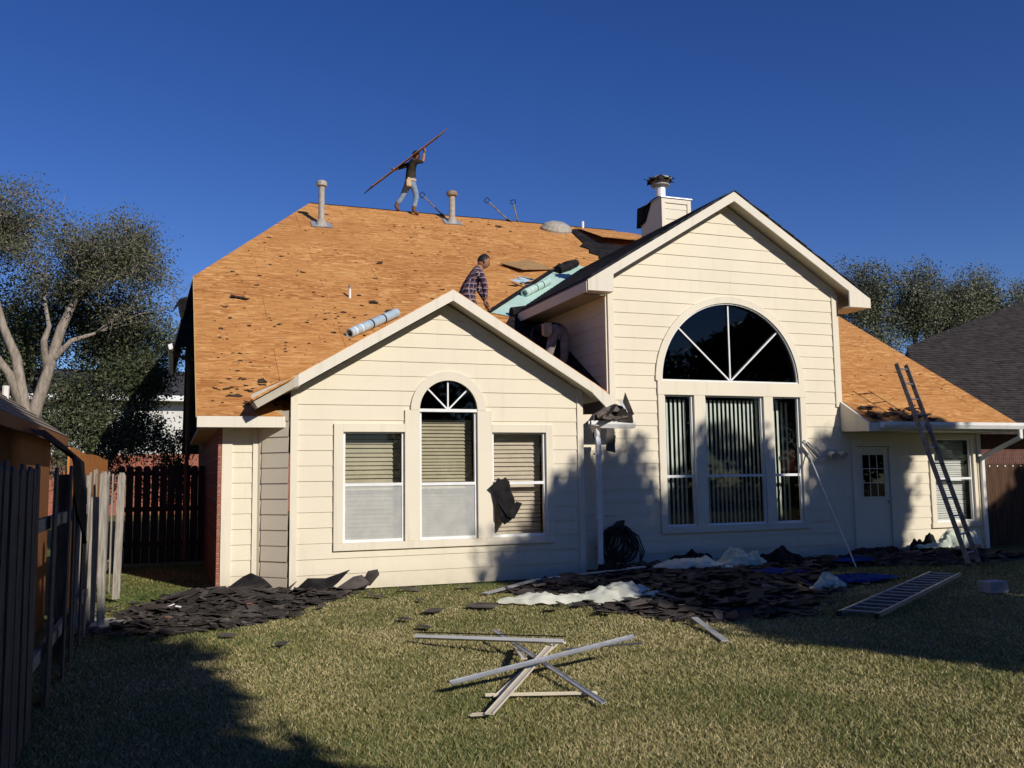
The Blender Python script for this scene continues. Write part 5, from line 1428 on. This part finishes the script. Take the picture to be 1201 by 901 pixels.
# ------------------------------------------------------------------ things on the roof
def roof_sheet(name, label, u0, v0, du, dv, rot, lift, tilt, mat, cat):
    a = axu*math.cos(rot)+axs*math.sin(rot); b = axs*math.cos(rot)-axu*math.sin(rot)
    n2 = nsl
    c = Vector((u0, v0, mz(v0)))+nsl*lift
    q = [c, c+a*du, c+a*du+b*dv+n2*tilt, c+b*dv+n2*tilt]
    return tag(MB().prism(q, n2*0.012).build(name, mat), label, cat)
lb = MB().prism([Vector((7.204, 20.05, mz(20.05)))+nsl*0.05, Vector((7.562, 19.60, mz(19.60)))+nsl*0.10, Vector((8.55, 19.95, mz(19.95)))+nsl*0.03, Vector((8.15, 20.50, mz(20.50)))+nsl*0.03], nsl*0.016).build('loose_board', M['oldboard'])
tag(lb, 'loose tan board lying on the bare slope above the green membrane', 'board')
ps = MB().prism([Vector((10.75, 23.55, mz(23.55)))+nsl*0.05, Vector((10.95, 22.30, mz(22.30)))+nsl*0.22, Vector((13.0, 22.10, mz(22.10)))+nsl*0.26, Vector((12.6, 23.4, mz(23.4)))+nsl*0.06], nsl*0.016).build('propped_board', M['osb'])
tag(ps, 'tilted roof board propped near the right end of the ridge', 'board')
fp = MB().prism([mp(10.50, 23.3), mp(10.72, 23.45), mp(10.9, 22.5), mp(11.9, 22.2), mp(11.5, 21.9), mp(11.0, 21.6), mp(10.75, 21.3), mp(10.3, 21.05), mp(10.42, 21.3), mp(10.22, 21.45), mp(10.36, 21.75), mp(10.18, 21.95), mp(10.42, 22.25)], nsl*0.02).build('felt_patch', M['felt'])
tag(fp, 'jagged black felt left on the slope beside the propped board', 'felt')
def tube_roll(name, label, a, b, r, mat, cat):
    t = empty(name, a, label, cat)
    d = (Vector(b)-Vector(a)); dn = d.normalized()
    ref = dn.cross(Vector((0, 0, 1))).normalized(); e = dn.cross(ref)
    mb = MB(); k = 14; ro, ri = r, r*0.72
    V = []
    for p in (Vector(a), Vector(b)):
        for rr in (ro, ri):
            for j in range(k): V.append(p+(ref*math.cos(6.283*j/k)+e*math.sin(6.283*j/k))*rr)
    Fc = []
    for j in range(k):
        j2 = (j+1) % k
        Fc += [(j, j2, 2*k+j2, 2*k+j), (k+j2, k+j, 3*k+j, 3*k+j2), (j2, j, k+j, k+j2), (2*k+j, 2*k+j2, 3*k+j2, 3*k+j)]
    mb.add(V, Fc).build('tube', mat, t, smooth=False)
    for f in (0.08, 0.2, 0.42, 0.68):
        mb = MB().tube([Vector(a)+d*f, Vector(a)+d*(f+0.025)], r*1.03, 14)
        mb.build('band', M['felt'] if f in (0.42, 0.68) else M['white'], t)
    return t
tube_roll('rolled_flashing', 'pale blue tube of flashing lying along the left gable rake', (2.86, 15.82, mz(15.82)+0.09), (3.92, 16.75, mz(16.75)+0.11), 0.085, M['bluemetal'], 'flashing')
c0 = mp(7.05, 18.15, 0.10); c1 = mp(7.95, 18.95, 0.10)
tube_roll('rolled_flashing', 'pale blue tube lying on the green membrane', tuple(c0), tuple(c1), 0.085, M['membrane'], 'flashing')
mb = MB(); random.seed(5)
for i in range(4):
    c = mp(7.15+0.12*i, 18.75+0.1*i, 0.05)
    mb.prism([c+axu*random.uniform(-.25, .25)+axs*random.uniform(-.15, .15)+nsl*random.uniform(0, .12) for _ in range(5)], nsl*0.006)
tag(mb.build('crumpled_wrapper', M['bluemetal']), 'crumpled pale wrapper on the green membrane', 'wrapper')
for (u_, v_, L_, ang, lab) in ((8.55, 19.75, 1.0, 0.75, 'black felt roll at the upper end of the green membrane'), (6.35, 17.1, 0.75, 0.15, 'black felt roll at the lower end of the green membrane')):
    a = axu*math.cos(ang)+axs*math.sin(ang); c = mp(u_, v_, 0.10)
    tag(MB().tube([c, c+a*L_*0.5+nsl*0.01, c+a*L_], [0.10, 0.13, 0.10], 9).build('felt_roll', M['felt'], None, smooth=False), lab, 'felt')
tag(MB().prism([mp(5.15, 15.6, 0.06), mp(6.25, 15.75, 0.06), mp(6.2, 15.9, 0.07), mp(5.2, 15.95, 0.07)], nsl*0.06).build('white_board', M['white']), 'white board just right of the plaid-shirted man', 'board')
def shovel(label, head, grip, flip=1):
    head, grip = Vector(head), Vector(grip); d = (grip-head).normalized()
    s_ = d.cross(Vector((0.1, 1, 0))).normalized()
    t = empty('shovel', head, label, 'shovel', 'tear-off shovels on the ridge')
    MB().tube([head, grip-d*0.10], 0.02, 8).build('shaft', M['rust'], t)
    g = grip-d*0.12
    MB().tube([g, g+d*0.05+s_*0.07, g+d*0.14+s_*0.065, g+d*0.14-s_*0.065, g+d*0.05-s_*0.07, g], 0.014, 6).build('d_handle', M['hose'], t)
    w = d.cross(s_).normalized()
    MB().prism([head+w*0.1, head-w*0.1, head-w*0.11-d*0.28, head+w*0.11-d*0.28], s_*0.006).build('blade', M['alu_dark'], t)
shovel('shovel leaning beside the middle vent pipe, left of the ridge tools', (6.60, 23.55, 8.72), (6.22, 23.35, 9.02+0.12)) if False else None
shovel('shovel on the ridge just left of the middle vent pipe', (6.80, 23.70, 8.80), (6.25, 23.75, 9.32))
shovel('longer shovel on the ridge between vent pipe and domed vent', (8.75, 23.75, 8.84), (8.15, 23.80, 9.36))
shovel('upright shovel nearest the domed vent on the ridge', (9.08, 23.80, 8.86), (8.98, 23.85, 9.42))

# ------------------------------------------------------------------ people
def body(name, label, joints, bones, mats, matfn, root, loc):
    """one continuous skinned figure; joints name->(pos, rx, ry)"""
    names = list(joints); ix = {n: i for i, n in enumerate(names)}
    me = bpy.data.meshes.new(name)
    me.from_pydata([joints[n][0] for n in names], [(ix[a], ix[b]) for a, b in bones], [])
    o = bpy.data.objects.new(name, me); COL.objects.link(o)
    sk = o.modifiers.new('skin', 'SKIN'); sk.use_smooth_shade = True; sk.branch_smoothing = 0.4
    for n in names:
        sv = me.skin_vertices[0].data[ix[n]]
        sv.radius = joints[n][1:3]; sv.use_root = (n == root)
    ss = o.modifiers.new('sub', 'SUBSURF'); ss.levels = 2; ss.render_levels = 2
    dg = bpy.context.evaluated_depsgraph_get()
    nm = bpy.data.meshes.new_from_object(o.evaluated_get(dg))
    bpy.data.objects.remove(o)
    nm.materials.clear()
    for q in mats: nm.materials.append(q)
    P_ = {n: Vector(joints[n][0]) for n in names}
    for pg in nm.polygons:
        c = pg.center; best = None; bd = 9
        for a, b in bones:
            d = P_[b]-P_[a]; t = max(0, min(1, (c-P_[a]).dot(d)/max(d.dot(d), 1e-9)))
            dist = (c-P_[a]-d*t).length
            if dist < bd: bd = dist; best = (a, b, t)
        pg.material_index = matfn(best, c)
        pg.use_smooth = True
    t = empty('person', loc, label, 'person')
    ob = put('body', nm, None, t)
    return t

def head_mesh(parent, c, fwd, up, r=0.105, hair='short'):
    """head with brow, nose, ears, mouth and a cap of hair"""
    c, fwd, up = Vector(c), Vector(fwd).normalized(), Vector(up).normalized()
    sd_ = fwd.cross(up).normalized(); up = sd_.cross(fwd)
    bm = bmesh.new(); bmesh.ops.create_uvsphere(bm, u_segments=20, v_segments=16, radius=1)
    for v_ in bm.verts:
        x, y, z = v_.co            # x side, y forward, z up
        w = 0.80-0.10*max(0, -z)-0.06*(z > 0.5)
        yy = y*0.96+(0.10 if y > 0.3 and z < -0.3 else 0)-(0.10 if y < -0.2 and z < -0.4 else 0)
        if y > 0.85 and abs(x) < 0.25 and -0.35 < z < 0.12: yy += 0.20*(1-abs(x)/0.25)        # nose
        if y > 0.7 and 0.05 < z < 0.3 and 0.15 < abs(x) < 0.55: yy -= 0.07                    # eye sockets
        if y > 0.75 and -0.62 < z < -0.45 and abs(x) < 0.35: yy += 0.05                       # lips
        v_.co = c+sd_*x*w*r+fwd*yy*r+up*z*1.18*r
    me = bpy.data.meshes.new('head'); bm.to_mesh(me); bm.free()
    me.polygons.foreach_set('use_smooth', [True]*len(me.polygons))
    h = put('head', me, M['skin'], parent)
    for s_ in (-1, 1):
        e = c+sd_*s_*0.80*r-up*0.02
        MB().tube([e-up*0.03, e+sd_*s_*0.012+fwd*-0.005, e+up*0.03], [0.010, 0.018, 0.012], 6).build('ear', M['skin'], h, smooth=True)
        q = c+sd_*s_*0.3*r+fwd*0.86*r+up*0.17*r
        MB().tube([q-sd_*0.012, q+sd_*0.012], 0.007, 6).build('eye', M['hair'], h)
    bm = bmesh.new(); bmesh.ops.create_uvsphere(bm, u_segments=20, v_segments=14, radius=1)
    dl = [v_ for v_ in bm.verts if (v_.co.z < -0.30) or (v_.co.y > 0.45 and v_.co.z < 0.55) or (v_.co.z < 0.15 and v_.co.y > 0.1)]
    bmesh.ops.delete(bm, geom=dl, context='VERTS')
    for v_ in bm.verts:
        x, y, z = v_.co; k = 1.07+0.03*mnoise.noise(Vector((x*5, y*5, z*5)))
        v_.co = c+sd_*x*0.82*r*k+fwd*(y*0.98-0.03)*r*k+up*z*1.2*r*k
    me = bpy.data.meshes.new('hair'); bm.to_mesh(me); bm.free()
    me.polygons.foreach_set('use_smooth', [True]*len(me.polygons))
    put('hair', me, M['hair'], h)
    return h

def hand(parent, wrist, d, palm_n, size=0.17, curl=0.9, mat=None, thumb=1):
    """palm and five separate bent fingers"""
    w, d, n_ = Vector(wrist), Vector(d).normalized(), Vector(palm_n).normalized()
    s_ = d.cross(n_).normalized(); n_ = s_.cross(d)
    mb = MB(); k = size
    mb.tube([w-d*0.02*1, w+d*0.12*k, w+d*0.34*k, w+d*0.5*k], [0.15*k, 0.2*k, 0.25*k, 0.22*k], 8)
    for f, L_ in zip((-0.30, -0.10, 0.10, 0.29), (0.36, 0.44, 0.42, 0.31)):
        b = w+d*0.44*k+s_*f*0.75*k
        p1 = b+(d*math.cos(curl*0.5)+n_*math.sin(curl*0.5))*L_*0.45*k
        p2 = p1+(d*math.cos(curl*1.3)+n_*math.sin(curl*1.3))*L_*0.35*k
        p3 = p2+(d*math.cos(curl*2.0)+n_*math.sin(curl*2.0))*L_*0.28*k
        mb.tube([b, p1, p2, p3], [0.055*k, 0.052*k, 0.046*k, 0.034*k], 6)
    b = w+d*0.14*k+s_*thumb*0.2*k
    p1 = b+(d*0.6+s_*thumb*0.6+n_*0.35)*0.24*k; p2 = p1+(d*0.8+n_*0.5)*0.2*k
    mb.tube([b, p1, p2], [0.07*k, 0.06*k, 0.04*k], 6)
    return mb.build('hand', mat or M['skin'], parent, smooth=True)

# 1: man carrying a roof board along the ridge
V3 = Vector
J = {
 'pelvis': (V3((5.90, 23.62, 9.60)), .15, .13), 'waist': (V3((5.90, 23.62, 9.76)), .145, .12), 'chest': (V3((5.93, 23.62, 10.00)), .17, .135), 'neckb': (V3((5.98, 23.62, 10.18)), .10, .09), 'neck': (V3((6.03, 23.62, 10.25)), .058, .058),
 'hipf': (V3((5.97, 23.53, 9.50)), .105, .105), 'kneef': (V3((6.06, 23.52, 9.17)), .078, .078), 'ankf': (V3((5.96, 23.50, 8.745)), .06, .06), 'toef': (V3((6.13, 23.48, 8.672)), .05, .042),
 'hipb': (V3((5.84, 23.71, 9.50)), .105, .105), 'kneeb': (V3((5.73, 23.74, 9.20)), .078, .078), 'ankb': (V3((5.52, 23.70, 8.90)), .06, .06), 'toeb': (V3((5.63, 23.68, 8.785)), .05, .042),
 'shr': (V3((6.02, 23.44, 10.12)), .08, .08), 'elr': (V3((6.20, 23.36, 10.10)), .055, .055), 'wrr': (V3((6.24, 23.36, 10.36)), .036, .036),
 'shl': (V3((5.88, 23.80, 10.12)), .08, .08), 'ell': (V3((5.66, 23.66, 9.98)), .055, .055), 'wrl': (V3((5.48, 23.50, 9.86)), .036, .036)}
B = [('pelvis', 'waist'), ('waist', 'chest'), ('chest', 'neckb'), ('neckb', 'neck'), ('pelvis', 'hipf'), ('hipf', 'kneef'), ('kneef', 'ankf'), ('ankf', 'toef'), ('pelvis', 'hipb'), ('hipb', 'kneeb'), ('kneeb', 'ankb'), ('ankb', 'toeb'),
     ('chest', 'shr'), ('shr', 'elr'), ('elr', 'wrr'), ('chest', 'shl'), ('shl', 'ell'), ('ell', 'wrl')]
def mf1(b, c):
    a, e, t = b
    if e in ('toef', 'toeb') or (e in ('ankf', 'ankb') and t > 0.72): return 2
    if e in ('hipf', 'hipb', 'kneef', 'kneeb', 'ankf', 'ankb') or (e == 'waist' and t < 0.35): return 1
    if e in ('wrr',) or (e == 'neck' and t > 0.4): return 3
    if e == 'wrl' and t > 0.6: return 3
    return 0
man1 = body('person', 'man in dark shirt and jeans carrying a board along the ridge', J, B, [M['darkshirt'], M['denim'], M['boot'], M['skin']], mf1, 'pelvis', (5.8, 23.6, 8.75))
head_mesh(man1, (6.08, 23.62, 10.36), (1, -0.1, -0.15), (-0.1, 0, 1), 0.105)
hand(man1, (6.24, 23.36, 10.37), (0.05, 0, 1), (-1, 0, 0.2), 0.18, 0.5)
hand(man1, (5.48, 23.50, 9.85), (-0.8, -0.3, -0.25), (0, 0, 1), 0.18, 0.8)
MB().bar((5.83, 23.47, 9.60), (5.83, 23.45, 9.40), 0.14, 0.07).build('tool_pouch', M['pouch'], man1, bevel=0.015)
MB().prism([(5.80, 23.46, 9.66), (6.04, 23.47, 9.62), (6.04, 23.46, 9.57), (5.80, 23.45, 9.60)], (0, 0.02, 0)).build('belt', M['pouch'], man1)
# carried board
a, b = V3((4.82, 23.42, 9.25)), V3((6.90, 23.36, 11.06)); d = (b-a).normalized()
wv = V3((0.22, 1, 0.285)); wv = (wv-d*wv.dot(d)).normalized(); up_ = d.cross(wv).normalized()
if up_.z < 0: up_ = -up_
off = up_*0.03-wv*0.12
tag(MB().prism([a+off, b+off, b+wv*0.95+off, a+wv*0.95+off], up_*0.018).build('carried_board', M['brownwood']), 'thin board held slanting overhead by the man on the ridge', 'board')

SHIRT_TAIL = True
# 2: plaid-shirted man stooping behind the left gable
J = {
 'pelvis': (V3((4.98, 15.85, 4.80)), .175, .16), 'waist': (V3((5.01, 15.85, 4.97)), .185, .165), 'chest': (V3((5.11, 15.85, 5.21)), .215, .185), 'neckb': (V3((5.25, 15.85, 5.40)), .125, .115), 'neck': (V3((5.33, 15.85, 5.50)), .066, .066),
 'hipf': (V3((5.10, 15.72, 4.74)), .11, .11), 'kneef': (V3((5.22, 15.70, 4.36)), .08, .08), 'ankf': (V3((5.12, 15.68, 4.00)), .055, .055), 'toef': (V3((5.28, 15.66, 3.97)), .045, .04),
 'hipb': (V3((4.96, 15.96, 4.74)), .11, .11), 'kneeb': (V3((4.98, 15.98, 4.40)), .08, .08), 'ankb': (V3((4.86, 15.98, 4.18)), .055, .055), 'toeb': (V3((5.00, 15.98, 4.15)), .045, .04),
 'shr': (V3((5.24, 15.66, 5.33)), .088, .088), 'elr': (V3((5.30, 15.60, 5.05)), .062, .062), 'wrr': (V3((5.32, 15.62, 4.80)), .04, .04),
 'shl': (V3((5.20, 16.04, 5.33)), .088, .088), 'ell': (V3((5.36, 16.06, 5.06)), .062, .062), 'wrl': (V3((5.46, 15.98, 4.82)), .04, .04)}
def mf2(b, c):
    a, e, t = b
    if SHIRT_TAIL and c.z > 4.72 and e in ('hipf', 'hipb', 'kneef', 'kneeb'): return 0
    if e in ('toef', 'toeb'): return 2
    if e in ('hipf', 'hipb', 'kneef', 'kneeb', 'ankf', 'ankb'): return 1
    if (e == 'neck' and t > 0.35) or (e in ('wrr', 'wrl') and t > 0.75): return 3
    return 0
man2 = body('person', 'dark-haired man in plaid shirt stooping on the roof behind the left gable', J, B, [M['plaid'], M['greypants'], M['boot'], M['skin']], mf2, 'pelvis', (5.05, 15.85, 4.0))
head_mesh(man2, (5.37, 15.85, 5.575), (1, -0.05, -0.40), (0.35, 0, 1), 0.115)
hand(man2, (5.32, 15.62, 4.79), (0.1, 0, -1), (1, 0, 0), 0.18, 0.6)
hand(man2, (5.46, 15.98, 4.81), (0.2, 0, -1), (1, 0, 0), 0.18, 0.6)

SHIRT_TAIL = False
# 3: man bent double in the valley below the tall gable
J = {
 'pelvis': (V3((6.33, 14.62, 4.17)), .16, .14), 'waist': (V3((6.30, 14.76, 4.27)), .155, .13), 'chest': (V3((6.20, 14.98, 4.26)), .17, .14), 'neckb': (V3((6.10, 15.14, 4.14)), .10, .09), 'neck': (V3((6.04, 15.20, 4.07)), .058, .058),
 'hipf': (V3((6.43, 14.56, 4.08)), .11, .11), 'kneef': (V3((6.42, 14.58, 3.70)), .082, .082), 'ankf': (V3((6.38, 14.62, 3.38)), .058, .058), 'toef': (V3((6.34, 14.78, 3.38)), .045, .04),
 'hipb': (V3((6.23, 14.58, 4.08)), .11, .11), 'kneeb': (V3((6.14, 14.58, 3.74)), .082, .082), 'ankb': (V3((6.06, 14.64, 3.40)), .058, .058), 'toeb': (V3((6.02, 14.80, 3.40)), .045, .04),
 'shr': (V3((6.28, 15.10, 4.18)), .08, .08), 'elr': (V3((6.26, 15.18, 3.92)), .056, .056), 'wrr': (V3((6.18, 15.20, 3.72)), .036, .036),
 'shl': (V3((6.04, 14.98, 4.18)), .08, .08), 'ell': (V3((5.98, 15.02, 3.94)), .056, .056), 'wrl': (V3((5.98, 15.06, 3.78)), .036, .036)}
K3 = 1.04
J = {n: (V3((p.x*K3, p.y*K3, 1.6+(p.z-1.6)*K3)), a_, b_) for n, (p, a_, b_) in J.items()}
def k3(x, y, z): return (x*K3, y*K3, 1.6+(z-1.6)*K3)
man3 = body('person', 'man in grey trousers bent double below the tall gable', J, B, [M['navy'], M['greypants'], M['boot'], M['skin']], mf2, 'pelvis', (6.25, 14.6, 3.3))
head_mesh(man3, k3(5.98, 15.26, 3.98), (-0.4, 0.4, -1), (-0.5, 0.7, 0.2), 0.105)
hand(man3, k3(6.18, 15.20, 3.71), (0, 0.1, -1), (0, 1, 0), 0.18, 0.8)
hand(man3, k3(5.98, 15.06, 3.77), (0, 0.1, -1), (0, 1, 0), 0.18, 0.8)
MB().prism([k3(6.00, 14.50, 4.22), k3(6.14, 14.46, 4.24), k3(6.15, 14.46, 4.04), k3(6.08, 14.47, 3.98), k3(6.00, 14.50, 4.02)], (-0.01, 0.09, 0)).build('tool_pouch', M['pouch'], man3, bevel=0.012)
